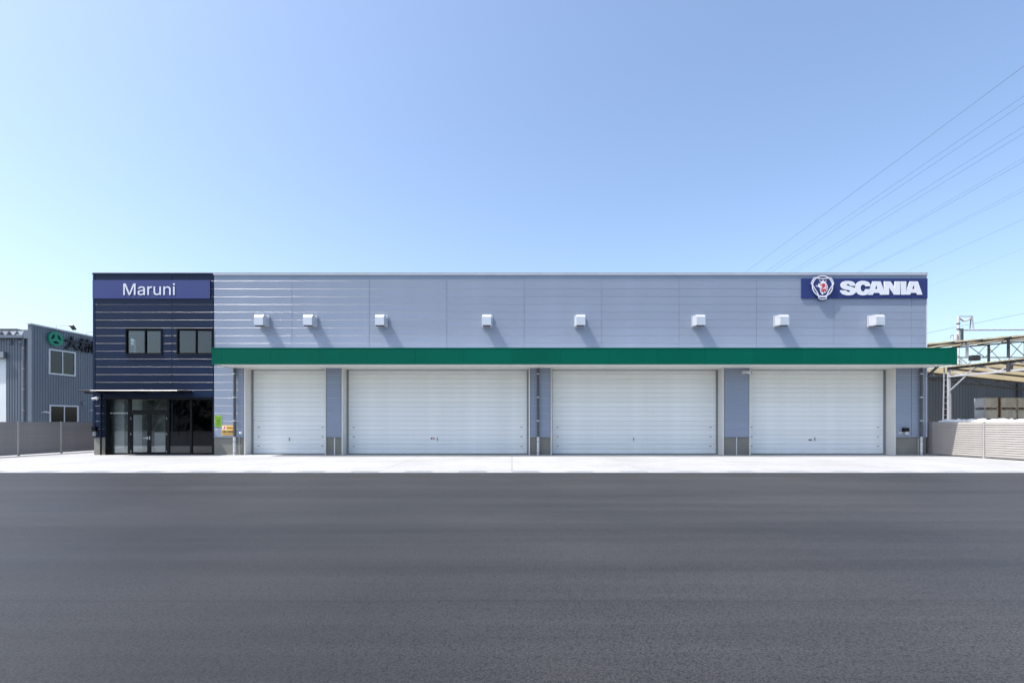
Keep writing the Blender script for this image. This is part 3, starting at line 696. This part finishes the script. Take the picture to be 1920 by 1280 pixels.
e = empty('outlet_box', 'black hooded outlet box on the grey wall by the right downpipe', 'utility box', loc=p)
mb = MB().box(p.x - .12, p.x + .11, D - .16, D - .001, p.z - .02, p.z + .16); at(mb.build('hood', 'black'), e)
at(MB().box(p.x - .05, p.x + .11, D - .13, D - .001, p.z - .16, p.z - .022).build('cover', 'galv'), e)
p = P(1687, 811, D - .02)
e = empty('tap_box', 'tiny pale tap box left of the black outlet box', 'utility box', loc=p)
at(MB().box(p.x - .06, p.x + .05, D - .05, D - .001, p.z - .05, p.z + .03).build('body', 'galv'), e)
at(MB().tube([(p.x + .07, D - .09, p.z), (p.x + .07, D - .001, p.z)], .03, 10).build('nozzle', 'galv'), e)
p = P(451, 811, D - .02)
e = empty('round_vent', 'white round vent cap low on the wall left of the first roller door', 'vent', loc=p)
at(dome(MB(), (p.x, D - .03, p.z), .07, (0, -1, .15)).build('cap', 'white', None, True), e)
at(MB().tube([(p.x, D - .04, p.z), (p.x, D - .001, p.z)], .075, 14).build('collar', 'white', None, True), e)

# ------------------------------------------------------------------ fences
def fence_run(name, label, pts, nb=15, H=1.585):
    e = empty(name, label, 'fence', loc=(pts[0][0], pts[0][1], 0))
    posts = set()
    for (ax, ay), (bx, by) in zip(pts, pts[1:]):
        a = Vector((ax, ay, 0)); b = Vector((bx, by, 0)); L = (b - a).length; ang = math.atan2(by - ay, bx - ax)
        fr = at(MB().box(.05, L - .05, -.012, .012, .06, .10).box(.05, L - .05, -.012, .012, H - .02, H).xf(Matrix.Translation(a) @ Matrix.Rotation(ang, 4, 'Z')).build('panel', 'fence_post'), e)
        ph = (H - .13) / nb
        prof = [(-.032, .004), (-.026, -.005), (-.016, .0), (.012, ph + .004), (.006, ph + .008), (-.004, ph - .004)]
        bm_ = MB().prism_x(prof, .05, L - .05).mesh('board', 'fence')
        for k in range(nb):
            o = link('board', bm_, fr, a + Vector((0, 0, .105 + k * ph))); o.rotation_euler.z = ang
        for q in (a, b):
            key = (round(q.x, 2), round(q.y, 2))
            if key in posts: continue
            posts.add(key)
            at(MB().box(-.035, .035, -.035, .035, 0, H + .012).xf(Matrix.Translation(q) @ Matrix.Rotation(ang, 4, 'Z')).build('post', 'fence_post'), e)
    return e
fence_run('louvre_fence', 'grey brown louvred fence in shade left of the navy office', [(-23.25, 19.6), (-23.0, 21.62), (-22.78, 23.63), (-22.56, 25.63), (-22.34, 27.63), (-22.12, 29.63), (-21.9, 31.63)])
fence_run('louvre_fence', 'pale louvred fence half in sun right of the workshop', [(20.06, 28.6), (20.03, 26.4), (19.97, 24.27), (20.40, 22.12), (20.83, 19.97), (21.26, 17.82)])

# crumpled white sheeting piled behind the right fence
hp_ = MB(); nx, ny = 150, 6
def fence_pt(t): 
    a, b = Vector((20.25, 24.6)), Vector((21.4, 17.9)); return a.lerp(b, t)
for j in range(ny + 1):
    for i in range(nx + 1):
        q = fence_pt(i / nx); v = j / ny
        z = (1.45 + .2 * math.sin(v * math.pi)) if 0 < j < ny else 0
        z += random.uniform(-.07, .10) if 0 < j < ny else 0
        hp_.v.append((q.x + .08 + v * 1.1 + random.uniform(-.03, .03), q.y + random.uniform(-.03, .03), z))
for j in range(ny):
    for i in range(nx):
        a = j * (nx + 1) + i; hp_.f.append((a, a + 1, a + nx + 2, a + nx + 1))
o = hp_.build('sheeting_pile', 'rag'); tag(o, 'crumpled white sheeting heaped along the top of the right fence', 'sheeting')

# ------------------------------------------------------------------ neighbour on the left
def corrugated(mb, org, dirv, rects, pitch=.2, depth=.03, top=None):
    dirv = Vector(dirv).normalized(); nrm = Vector((dirv.y, -dirv.x, 0))       # towards the viewer's side
    for u0, u1, z0, z1 in rects:
        us = [u0]; k = math.floor(u0 / pitch)
        while k * pitch < u1:
            for f in (0, .62, .70, .92):
                u = (k + f) * pitch
                if u0 < u < u1: us.append(u)
            k += 1
        us.append(u1); vs = []
        for u in us:
            f = (u / pitch) % 1.0; f = 0 if f > .999 else f
            dp = 0 if f <= .621 else (depth if .69 < f < .921 else 0)
            p = Vector(org) + dirv * u - nrm * dp
            zt_ = top(u) if (top and z1 > 7) else z1
            vs += [(p.x, p.y, z0), (p.x, p.y, zt_)]
        mb.add(vs, [(2 * i, 2 * i + 2, 2 * i + 3, 2 * i + 1) for i in range(len(us) - 1)])
    return mb
LO = Vector((-33.4, 36.9, 0)); LD = Vector((.11, 1, 0)).normalized(); LN = Vector((LD.y, -LD.x, 0))
topz = lambda u: 8.38 - (u + 1.15) * .026
N_ = empty('metal_shed', 'slate grey corrugated metal shed left of the navy office', 'building', loc=LO + LD * -1.2)
lw = [(0.02, 1.98, 5.05, 6.83), (.06, 2.2, .9, 2.78)]
at(corrugated(MB(), LO, LD, subtract([(-1.15, 12, 0, 8.3)], lw), .19, .03, topz).build('wall', 'slate_metal'), N_)
at(MB().add([tuple(LO + LD * u + LN * q + Vector((0, 0, topz(u) + dz))) for u in (-1.3, 12) for q, dz in ((-.22, -.02), (.06, -.02), (.06, .07), (-.22, .07))],
   [(0, 1, 2, 3), (4, 7, 6, 5), (0, 4, 5, 1), (1, 5, 6, 2), (2, 6, 7, 3), (3, 7, 4, 0)]).build('parapet_cap', 'alu'), N_)
cn = LO + LD * -1.15                                     # corner
at(MB().box(cn.x - .24, cn.x + .03, cn.y - .06, cn.y - .002, 0, 8.36).build('corner_trim', 'slate_trim'), N_)
fy = cn.y + .25
at(corrugated(MB(), (cn.x - 9, fy, 0), (1, 0, 0), subtract([(0, 8.72, 0, 7.5)], [(3.5, 6.95, -1, 6.05)]), .19, .03).build('wall', 'slate_metal'), N_)
at(MB().box(cn.x - 9, cn.x - .62, fy - .28, fy - .05, 7.44, 7.66).build('gutter', 'slate_trim'), N_)
at(MB().box(cn.x - .55, cn.x - .245, fy - .3, fy - .02, 7.4, 8.0).build('rain_box', 'slate_trim'), N_)
o = at(MB().tube([(cn.x - .72, fy - .1, 0), (cn.x - .72, fy - .1, 7.44)], .06, 10).build('downpipe', 'slate_trim', None, True), N_)
for zz in (6.75, 5.3, 3.85, 2.4):
    b_ = MB().tube([(cn.x - .72, fy - .1, zz - .02), (cn.x - .72, fy - .1, zz + .02)], .075, 10).build('bracket', 'alu'); b_.parent = o
mb = MB().box(cn.x - 5.6, cn.x - 2.0, fy - .25, fy + .01, 6.06, 6.48); at(mb.build('shutter_box', 'guide'), N_)
at(MB().box(cn.x - 5.5, cn.x - 2.06, fy + .06, fy + .1, 0, 6.06).build('shutter', 'shutter'), N_)
for xx in (-1.72, -.93):
    mb = dome(MB(), (cn.x + xx, fy - .06, 7.13), .13, (0, -1, -.3)); mb.tube([(cn.x + xx, fy + .0, 7.16), (cn.x + xx, fy - .1, 7.16)], .14, 12)
    at(mb.build('vent_cap', 'slate_trim', None, True), N_)
# folded plate roof with open zigzag ends
mb = MB(); xx = cn.x - 9; ps = []
while xx < cn.x - .7:
    ps += [(xx, 7.68), (xx + .14, 7.68), (xx + .30, 7.90), (xx + .38, 7.90)]; xx += .54
ps.append((xx, 7.68)); nn = len(ps)
mb.add([(a, fy - .2, z) for a, z in ps] + [(a, fy + 2.6, z + .62) for a, z in ps], [(i, i + 1, nn + i + 1, nn + i) for i in range(nn - 1)])
at(mb.build('roof', 'roof_sheet'), N_)
at(MB().box(cn.x - 4.4, cn.x - 1.62, fy + .3, fy + 1.6, 8.0, 8.18).box(cn.x - 4.3, cn.x - 2.7, fy + .4, fy + 1.4, 7.9, 8.0).build('roof_vent', 'steel_dark'), N_)
at(MB().box(cn.x - 9, cn.x + .2, fy + 12, fy + 12.1, 0, 8).box(cn.x - 9, cn.x - 8.9, fy, fy + 12, 0, 8).build('back_wall', 'slate_metal'), N_)
def wall_frame(u0, u1, z0, z1, q0=-.06, q1=.05):
    vs = [tuple(LO + LD * u + LN * q + Vector((0, 0, z))) for z in (z0, z1) for u, q in ((u0, q1), (u1, q1), (u1, q0), (u0, q0))]
    return vs, [(0, 3, 2, 1), (4, 5, 6, 7), (0, 1, 5, 4), (1, 2, 6, 5), (2, 3, 7, 6), (3, 0, 4, 7)]
for u0, u1, z0, z1 in lw:
    mb = MB(); t = .07
    for r_ in ((u0 - .03, u1 + .03, z1 - t, z1 + .03), (u0 - .03, u1 + .03, z0 - .03, z0 + t), (u0 - .03, u0 + t, z0 + t, z1 - t), (u1 - t, u1 + .03, z0 + t, z1 - t)): mb.add(*wall_frame(*r_))
    um = (u0 + u1) / 2 - .02; mb.add(*wall_frame(um, um + .06, z0 + t, z1 - t, -.02, .04))
    wn = at(mb.build('window', 'alu'), N_)
    b_ = MB().add(*wall_frame(u0 + t, um, z0 + t, z1 - t, -.012, -.006)).build('pane', 'glass' if z0 > 3 else 'glass_dark'); b_.parent = wn
    b_ = MB().add(*wall_frame(um + .06, u1 - t, z0 + t, z1 - t, .0, .006)).build('pane', 'glass_dark' if z0 > 3 else 'glass'); b_.parent = wn
    hi = z0 > 3
    b_ = MB().add(*wall_frame(*((u0, um + .05) if hi else (um, u1)), z0, z1, -.16, -.14)).build('curtain', 'room_grey'); b_.parent = wn
at(MB().add(*wall_frame(2.5, 2.75, 2.9, 3.1, 0, .15)).build('vent_cap', 'slate_trim'), N_)
for u, z in ((-.5, 2.25), (3.05, 2.45)):
    at(MB().tube([LO + LD * u + Vector((0, 0, z)), LO + LD * u + LN * .25 + Vector((0, 0, z + .05)), LO + LD * (u + .25) + LN * .35 + Vector((0, 0, z - .02))], .05, 8).build('wall_lamp', 'alu', None, True), N_)
# arm-mounted floodlights on the parapet
for u, lab in ((.55, 'arm floodlight over the green logo on the shed parapet'), (2.95, 'arm floodlight at the far end of the shed parapet beside the navy wall')):
    b0 = LO + LD * u + Vector((0, 0, topz(u) + .06)); e = empty('floodlight', lab, 'lamp', 'parapet floodlights', loc=b0)
    tip = b0 + LN * .75 + LD * .35 + Vector((0, 0, .28))
    at(MB().tube([b0, b0 + Vector((0, 0, .22)), tip], .022, 8).build('arm', 'alu'), e)
    at(MB().tube([tip - LN * .1, tip + LN * .12 + LD * .1], .07, 10).build('driver', 'guide', None, True), e)
    at(MB().bar(tip + LN * .1 + Vector((0, 0, .02)), tip + LN * .05 + LD * .3 + Vector((0, 0, -.26)), .26, .12).build('lamp_head', 'steel_dark'), e)
# logo disc and raised lettering, standing off the wall
def on_wall(me, name, u, z, off, par):
    m_ = Matrix.Translation(LO + LD * u + LN * off + Vector((0, 0, z))) @ Matrix.Rotation(math.atan2(LD.y, LD.x), 4, 'Z')
    o = link(name, me); 
    for v in me.vertices: v.co = m_ @ v.co
    me.update(); return at(o, par)
e = empty('logo_disc', 'green ring logo with three spokes on the slate shed wall', 'sign', loc=LO + LD * .6 + Vector((0, 0, 7)))
ro, ri = .52, .36; ring = [[(ro * math.cos(t), ro * 1.0 * math.sin(t)) for t in [2 * math.pi * k / 40 for k in range(40)]]]
for k in range(3):
    a0, a1 = 90 + 120 * k + 15, 90 + 120 * (k + 1) - 15; d_ = R(90 + 120 * k + 60)
    ring.append([(.115 * math.cos(d_), .115 * math.sin(d_))] + [(ri * math.cos(R(a0 + (a1 - a0) * q / 8)), ri * math.sin(R(a0 + (a1 - a0) * q / 8))) for q in range(9)])
on_wall(curve_mesh('disc', ring, .16, 'logo_green'), 'disc', .36, 7.60, .06, e)
e = empty('raised_lettering', 'black raised characters beside the green logo on the shed wall', 'sign', loc=LO + LD * 2 + Vector((0, 0, 7)))
for ch, u0, u1, z0, z1 in (('大', 1.09, 2.22, 6.98, 7.98), ('林', 2.22, 3.20, 6.95, 7.98)):
    me = text_mesh('character', ch, 1.0, .14, 'letter_black', .028); fit(me, 0, u1 - u0, 0, z1 - z0)
    on_wall(me, 'character', u0, z0, .05, e)
me = curve_mesh('character', [[(0, 0), (.09, 0), (.09, .95), (0, .95)]], .14, 'letter_black'); on_wall(me, 'character', 3.27, 6.95, .05, e)

# ------------------------------------------------------------------ neighbours on the right
W_ = empty('metal_warehouse', 'dark grey corrugated warehouse with white folded roof behind the right fence', 'building', loc=(30, 38, 0))
at(corrugated(MB(), (24, 38, 0), (1, 0, 0), [(0, 30, 0, 5.0)], .22, .03).build('wall', 'dark_metal_wall'), W_)
at(MB().box(24, 24.1, 38.05, 46, 0, 5).box(24, 54, 46, 46.1, 0, 5).build('back_wall', 'dark_metal_wall'), W_)
mb = MB(); xx = 24; ps = []
while xx < 54: ps += [(xx, 5.02), (xx + .12, 5.02), (xx + .28, 5.24), (xx + .38, 5.24)]; xx += .54
ps.append((xx, 5.02)); nn = len(ps)
mb.add([(a, 37.75, z) for a, z in ps] + [(a, 46.2, z + .25) for a, z in ps], [(i, i + 1, nn + i + 1, nn + i) for i in range(nn - 1)])
at(mb.build('roof', 'roof_sheet'), W_)
at(MB().box(24, 54, 37.78, 37.96, 4.9, 5.0).build('eave_flashing', 'slate_trim'), W_)
for q in (32.1, 37.4): at(MB().box(q, q + .22, 37.84, 37.965, 0, 4.9).build('pilaster', 'steel_dark'), W_)

# near shelter: left eave truss runs towards the viewer
def eave(Y): return 24.7 + .1 * (29 - Y)
H1 = empty('lean_to_shelter', 'open steel shelter with tan plastic roof beside the ladder', 'shelter', loc=(24.7, 29, 0))
ZE, ZC = 4.60, 4.15
def rz(X, Y): return ZE - .105 * (X - eave(Y))
def sheet(X0f, X1, Y0, Y1, zf, nxs, pitch, amp, name, par):
    mb = MB(); ny_ = int((Y1 - Y0) / pitch * 4)
    for j in range(ny_ + 1):
        Y = Y0 + (Y1 - Y0) * j / ny_
        for i in range(nxs + 1):
            X = X0f(Y) + (X1 - X0f(Y)) * i / nxs
            mb.v.append((X, Y, zf(X, Y) + amp * math.sin(j * math.pi / 2)))
    for j in range(ny_):
        for i in range(nxs):
            a = j * (nxs + 1) + i; mb.f.append((a, a + 1, a + nxs + 2, a + nxs + 1))
    return at(mb.build(name, 'frp'), par)
for k in range(8):
    y1 = 31 - k * 1.5; sheet(lambda Y: eave(Y) - .18, 37, y1 - 1.51, y1 - .0, lambda X, Y, k=k: rz(X, Y) + .07 + .006 * (k % 2), 10, .25, .02, 'roof_sheet', H1)
mb = MB(); 
at(MB().bar((eave(29), 29, ZE), (eave(19), 19, ZE), .10, .12).build('top_chord', 'steel_dark'), H1)
at(MB().bar((eave(29), 29, ZC), (eave(19), 19, ZC), .09, .09).build('bottom_chord', 'steel_white'), H1)
for k in range(11):
    ya, yb = 29 - k * .9, 29 - (k + 1) * .9; up = k % 2 == 0
    at(MB().bar((eave(ya), ya, ZE if up else ZC), (eave(yb), yb, ZC if up else ZE), .05).build('web_bar', 'steel_white'), H1)
for ya in (25.75, 22.4): at(MB().box(eave(ya) - .09, eave(ya) + .09, ya - .09, ya + .09, ZC - .02, ZE).build('truss_post', 'steel_dark'), H1)
at(MB().box(24.69, 24.80, 28.94, 29.06, 0, ZE + .02).build('post', 'steel_white'), H1)
at(MB().box(eave(19.5) - .1, eave(19.5) + .1, 19.4, 19.6, 0, ZE).build('post', 'steel_white'), H1)
at(MB().box(36.8, 37, 30.8, 31, 0, 3.4).build('post', 'steel_white'), H1)
at(MB().box(36.8, 37, 19.4, 19.6, 0, 3.4).build('post', 'steel_white'), H1)
at(MB().bar((24.75, 28.95, 3.33), (eave(27.95), 27.95, 4.12), .06).build('brace', 'steel_white'), H1)
for k, Yp in enumerate((30.9, 29.0)):                        # cross trusses carrying the roof to the right
    x0_ = eave(Yp)
    at(MB().bar((x0_, Yp, rz(x0_, Yp)), (37, Yp, rz(37, Yp)), .09).build('rafter', 'steel_dark'), H1)
    if k == 0:
        at(MB().bar((x0_, Yp, rz(x0_, Yp) - .42), (37, Yp, rz(37, Yp) - .42), .07).build('tie', 'steel_dark'), H1)
        for q in range(12):
            xa, xb = x0_ + q * 1.0, x0_ + (q + 1) * 1.0; za, zb = (0, -.42) if q % 2 else (-.42, 0)
            at(MB().bar((xa, Yp, rz(xa, Yp) + za), (xb, Yp, rz(xb, Yp) + zb), .045).build('web_bar', 'steel_dark'), H1)
for k in range(7):
    Yp = 27.6 - k * 1.35
    at(MB().bar((eave(Yp) - .15, Yp, rz(eave(Yp), Yp) + .0), (37, Yp, rz(37, Yp) + .0), .06).build('purlin', 'steel_dark'), H1)

# far shelter: truss facing the viewer, roof rising to the right
H2 = empty('high_shelter', 'high steel canopy on trusses rising above the green canopy end', 'shelter', loc=(34, 36, 0))
def r2(X): return 7.02 + .0868 * (X - 29.1)
for k in range(7):
    xa = 28.0 + k * 2; mb = MB()
    for j in range(33):
        Y = 35.8 + 5.0 * j / 32
        for i in range(9):
            X = xa + 2.01 * i / 8; mb.v.append((X, Y, r2(X) + .03 + .008 * (k % 2) + .025 * math.sin(i * math.pi / 2) + .02))
    for j in range(32):
        for i in range(8):
            a = j * 9 + i; mb.f.append((a, a + 1, a + 10, a + 9))
    at(mb.build('roof_sheet', 'frp'), H2)
for Yp, mt in ((36.0, 'steel_dark'), (40.6, 'steel_white')):
    at(MB().bar((28, Yp, r2(28) - .08), (42, Yp, r2(42) - .08), .08, .10).build('top_chord', 'steel_dark'), H2)
    at(MB().bar((28, Yp, 6.1), (42, Yp, 6.1), .065).build('bottom_chord', mt), H2)
    for k, xx in enumerate((32.0, 34.9, 37.8, 40.7)): at(MB().box(xx - .06, xx + .06, Yp - .06, Yp + .06, 6.1, r2(xx) - .1).build('truss_post', 'steel_white' if k == 0 else 'steel_dark'), H2)
    for k in range(9):
        xa = 28.9 + k * 1.45; xb = xa + 1.45
        at(MB().bar((xa, Yp, 6.1 if k % 2 else r2(xa) - .1), (xb, Yp, r2(xb) - .1 if k % 2 else 6.1), .038).build('web_bar', mt), H2)
    for xx in (28.4, 41.6): at(MB().box(xx - .12, xx + .12, Yp - .12, Yp + .12, 0, r2(xx) - .1).build('post', 'steel_white'), H2)
for xx in (29, 31, 33, 35, 37, 39, 41): at(MB().bar((xx, 35.9, r2(xx) - .01), (xx, 40.7, r2(xx) - .01), .07).build('purlin', 'steel_dark'), H2)
at(MB().box(34.05, 34.6, 37.8, 38.2, 6.12, 6.5).build('lamp_box', 'steel_dark'), H2)

# ladder leaning on the shelter post
e = empty('ladder', 'pale metal ladder standing against the shelter post behind the right fence', 'ladder', loc=(24.5, 29.3, 0))
la = lambda z: 24.60 + z * .02
for dx in (0, .25): at(MB().bar((la(0) + dx, 29.25, 0), (la(4.7) + dx, 29.25, 4.7), .045).build('rail', 'steel_white'), e)
at(MB().bar((25.06, 29.25, 0), (25.06, 29.25, 3.2), .04).build('rail', 'steel_white'), e)
z = .3
while z < 4.6:
    at(MB().bar((la(z), 29.25, z), (la(z) + .25, 29.25, z), .03).build('rung', 'steel_white'), e)
    if z < 3.1: at(MB().bar((24.88, 29.25, z), (25.06, 29.25, z), .03).build('rung', 'steel_white'), e)
    z += .335

# loading platform with steel crates, two high
pl = MB().box(27.6, 33.4, 30.2, 32.2, 0, 1.66).build('loading_platform', 'plinth'); tag(pl, 'concrete loading platform under the steel crates', 'platform')
CY_ = 30.6
def crate(X0, X1, Z0, Z1, label, group, scrap):
    e = empty('steel_crate', label, 'crate', group, loc=((X0 + X1) / 2, CY_, Z0))
    t = .05; y0, y1 = CY_, CY_ + .7
    fr = MB()
    for xx in (X0, X1 - t):
        for yy in (y0, y1 - t): fr.box(xx, xx + t, yy, yy + t, Z0, Z1)
    for zz in (Z0 + .1, Z1 - t):
        fr.box(X0 + t, X1 - t, y0 + .002, y0 + t, zz, zz + t).box(X0 + t, X1 - t, y1 - t, y1 - .002, zz, zz + t)
        fr.box(X0 + .002, X0 + t, y0 + t, y1 - t, zz, zz + t).box(X1 - t, X1 - .002, y0 + t, y1 - t, zz, zz + t)
    at(fr.build('frame', 'crate_frame'), e)
    n = 4; wd = (X1 - X0 - 2 * t) / n
    for k in range(n):
        at(MB().box(X0 + t + k * wd + .006, X0 + t + (k + 1) * wd - .006, y0 + .012, y0 + .024, Z0 + .151, Z1 - t - .012).build('side_sheet', 'crate'), e)
    for xx in (X0 + .012, X1 - .024): at(MB().box(xx, xx + .012, y0 + t, y1 - t, Z0 + .151, Z1 - t).build('side_sheet', 'crate'), e)
    at(MB().box(X0 + t, X1 - t, y0 + t, y1 - t, Z0 + .14, Z0 + .15).build('floor', 'crate_frame'), e)
    if scrap:
        mb = MB(); rnd = random.Random(int(X0 * 10))
        for k in range(7):
            a = Vector((rnd.uniform(X0 + .1, X0 + .3), y0 + .05 + k * .1, Z0 + .03 + rnd.uniform(0, .05))); b = Vector((rnd.uniform(X1 - .3, X1 - .1), a.y, a.z + rnd.uniform(-.02, .03)))
            mb.bar(a, b, .05)
        at(mb.build('skid', 'copper'), e)
cs = ((28.25, 29.05), (29.22, 30.18), (30.22, 31.30)); nm = ('left', 'middle', 'right')
for (a, b), w_ in zip(cs, nm):
    crate(a, b, 1.662, 2.325, f'weathered grey steel crate in the lower row, {w_} of three behind the right fence', 'stacked steel crates', False)
    crate(a, b, 2.33, 3.02, f'weathered grey steel crate in the upper row, {w_} of three behind the right fence', 'stacked steel crates', True)
o = MB().box(29.07, 29.20, CY_ + .02, CY_ + .16, 1.66, 3.03).build('rusty_post', 'rust'); tag(o, 'rust brown upright post between the left and middle crates', 'post')

# railway mast with insulators and a long pipe beam
pb = P(1797, 800, 46); pb.z = 0
e = empty('catenary_mast', 'pale railway mast with square top frame and v-shaped insulators', 'mast', loc=pb)
zt_ = 1.6 + (790 - 593) / 960 * 46; s46 = 960 / 46
zz = lambda y: 1.6 + (790 - y) / s46
xx_ = lambda x: (x - 960) / s46
at(MB().tube([pb, (pb.x, 46, zt_)], .10, 12).build('pole', 'pole', None, True), e)
at(MB().bar((pb.x - .05, 46, zt_), (xx_(1823.5), 46, zt_), .09).build('top_bar', 'steel_white'), e)
at(MB().bar((xx_(1822.5), 46, zt_), (xx_(1825), 46, zz(618)), .09).build('hanger', 'steel_white'), e)
at(MB().bar((xx_(1822), 46.1, zt_ - .1), (xx_(1820.5), 46.1, zz(617)), .05).build('hanger', 'steel_dark'), e)
at(MB().tube([(xx_(1801), 46, zz(618.5)), (xx_(2040), 46, zz(617))], .085, 12).build('beam', 'steel_white', None, True), e)
at(MB().tube([(xx_(2040), 46, 0), (xx_(2040), 46, zz(593))], .10, 12).build('pole', 'pole', None, True), e)
for x0_, y0_, x1_, y1_ in ((1800, 597, 1808, 602), (1819, 597, 1809, 602)):
    a = Vector((xx_(x0_), 46, zz(y0_))); b = Vector((xx_(x1_), 46, zz(y1_)))
    for k in range(6):
        p = a.lerp(b, (k + .5) / 6); d_ = (b - a).normalized() * .025
        at(MB().tube([p - d_, p + d_], [.10, .055], 10).build('insulator', 'insulator'), e)
    at(MB().tube([a, b], .015, 6).build('insulator_rod', 'steel_dark'), e)
at(MB().box(xx_(1798.6), xx_(1802.2), 45.75, 45.9, zz(640), zz(616.5)).build('bracket_post', 'steel_dark'), e)
for q in (606.5, 616.8): at(MB().tube([(pb.x, 46, zz(q) - .04), (pb.x, 46, zz(q) + .04)], .15, 10).build('band', 'steel_dark'), e)
at(MB().tube([(pb.x - .25, 46, zz(638)), (pb.x - .25, 46, zz(627))], .16, 12).build('transformer', 'pole', None, True), e)
at(MB().tube([(xx_(1792), 46, zz(628.5)), (xx_(1783.5), 46, zz(628.5)), (xx_(1782), 46, zz(634))], .03, 6).build('side_arm', 'steel_dark'), e)
mb = MB(); 
for k in range(5): mb.tube([(xx_(1797.5), 45.8, zz(673 + k * 2.6)), (xx_(1797.5), 45.8, zz(674.3 + k * 2.6))], [.14, .08], 10)
at(mb.build('insulator_stack', 'insulator'), e)

# power lines crossing the sky
lines = [(124, 1398, 510), (180, 1435, 510), (194, 1446, 510), (237, 1482, 510), (250, 1492, 510), (296, 1544, 510), (303, 1549, 510), (352, 1609, 510), (358, 1613, 510), (410, 1700, 509), (465, 1742, 537)]
ordn = ('topmost', 'second', 'third', 'fourth', 'fifth', 'sixth', 'seventh', 'eighth', 'ninth', 'tenth', 'lowest')
for k, (ya, xb, yb) in enumerate(lines):
    Ya = 20.4 * 960 / (790 - ya); Yb = 18.9 * 960 / (790 - yb)
    if k == 10: Yb = Ya * 1.35
    a = P(1920, ya, Ya); b = P(xb, yb, Yb); pts = []
    for t in [-.45 + 2.2 * q / 24 for q in range(25)]:
        p = a.lerp(b, t); p.z += .15 * (t * (t - 1)); pts.append(p)
    rad = .62 * (.016, .014, .014, .014, .014, .011, .015, .011, .011, .014, .009)[k]
    o = MB().tube(pts, rad, 5).build('power_line', 'wire')
    tag(o, f'thin power line slanting across the right sky, {ordn[k]}' + (' of eleven' if k in (0, 10) else ' from the top'), 'power line', 'overhead power lines')
a, b = P(1700, 632, 47), P(2060, 559, 47)
o = MB().tube([a, b], .012, 5).build('railway_wire', 'wire'); tag(o, 'thin wire passing under the mast insulators behind the canopy', 'wire')
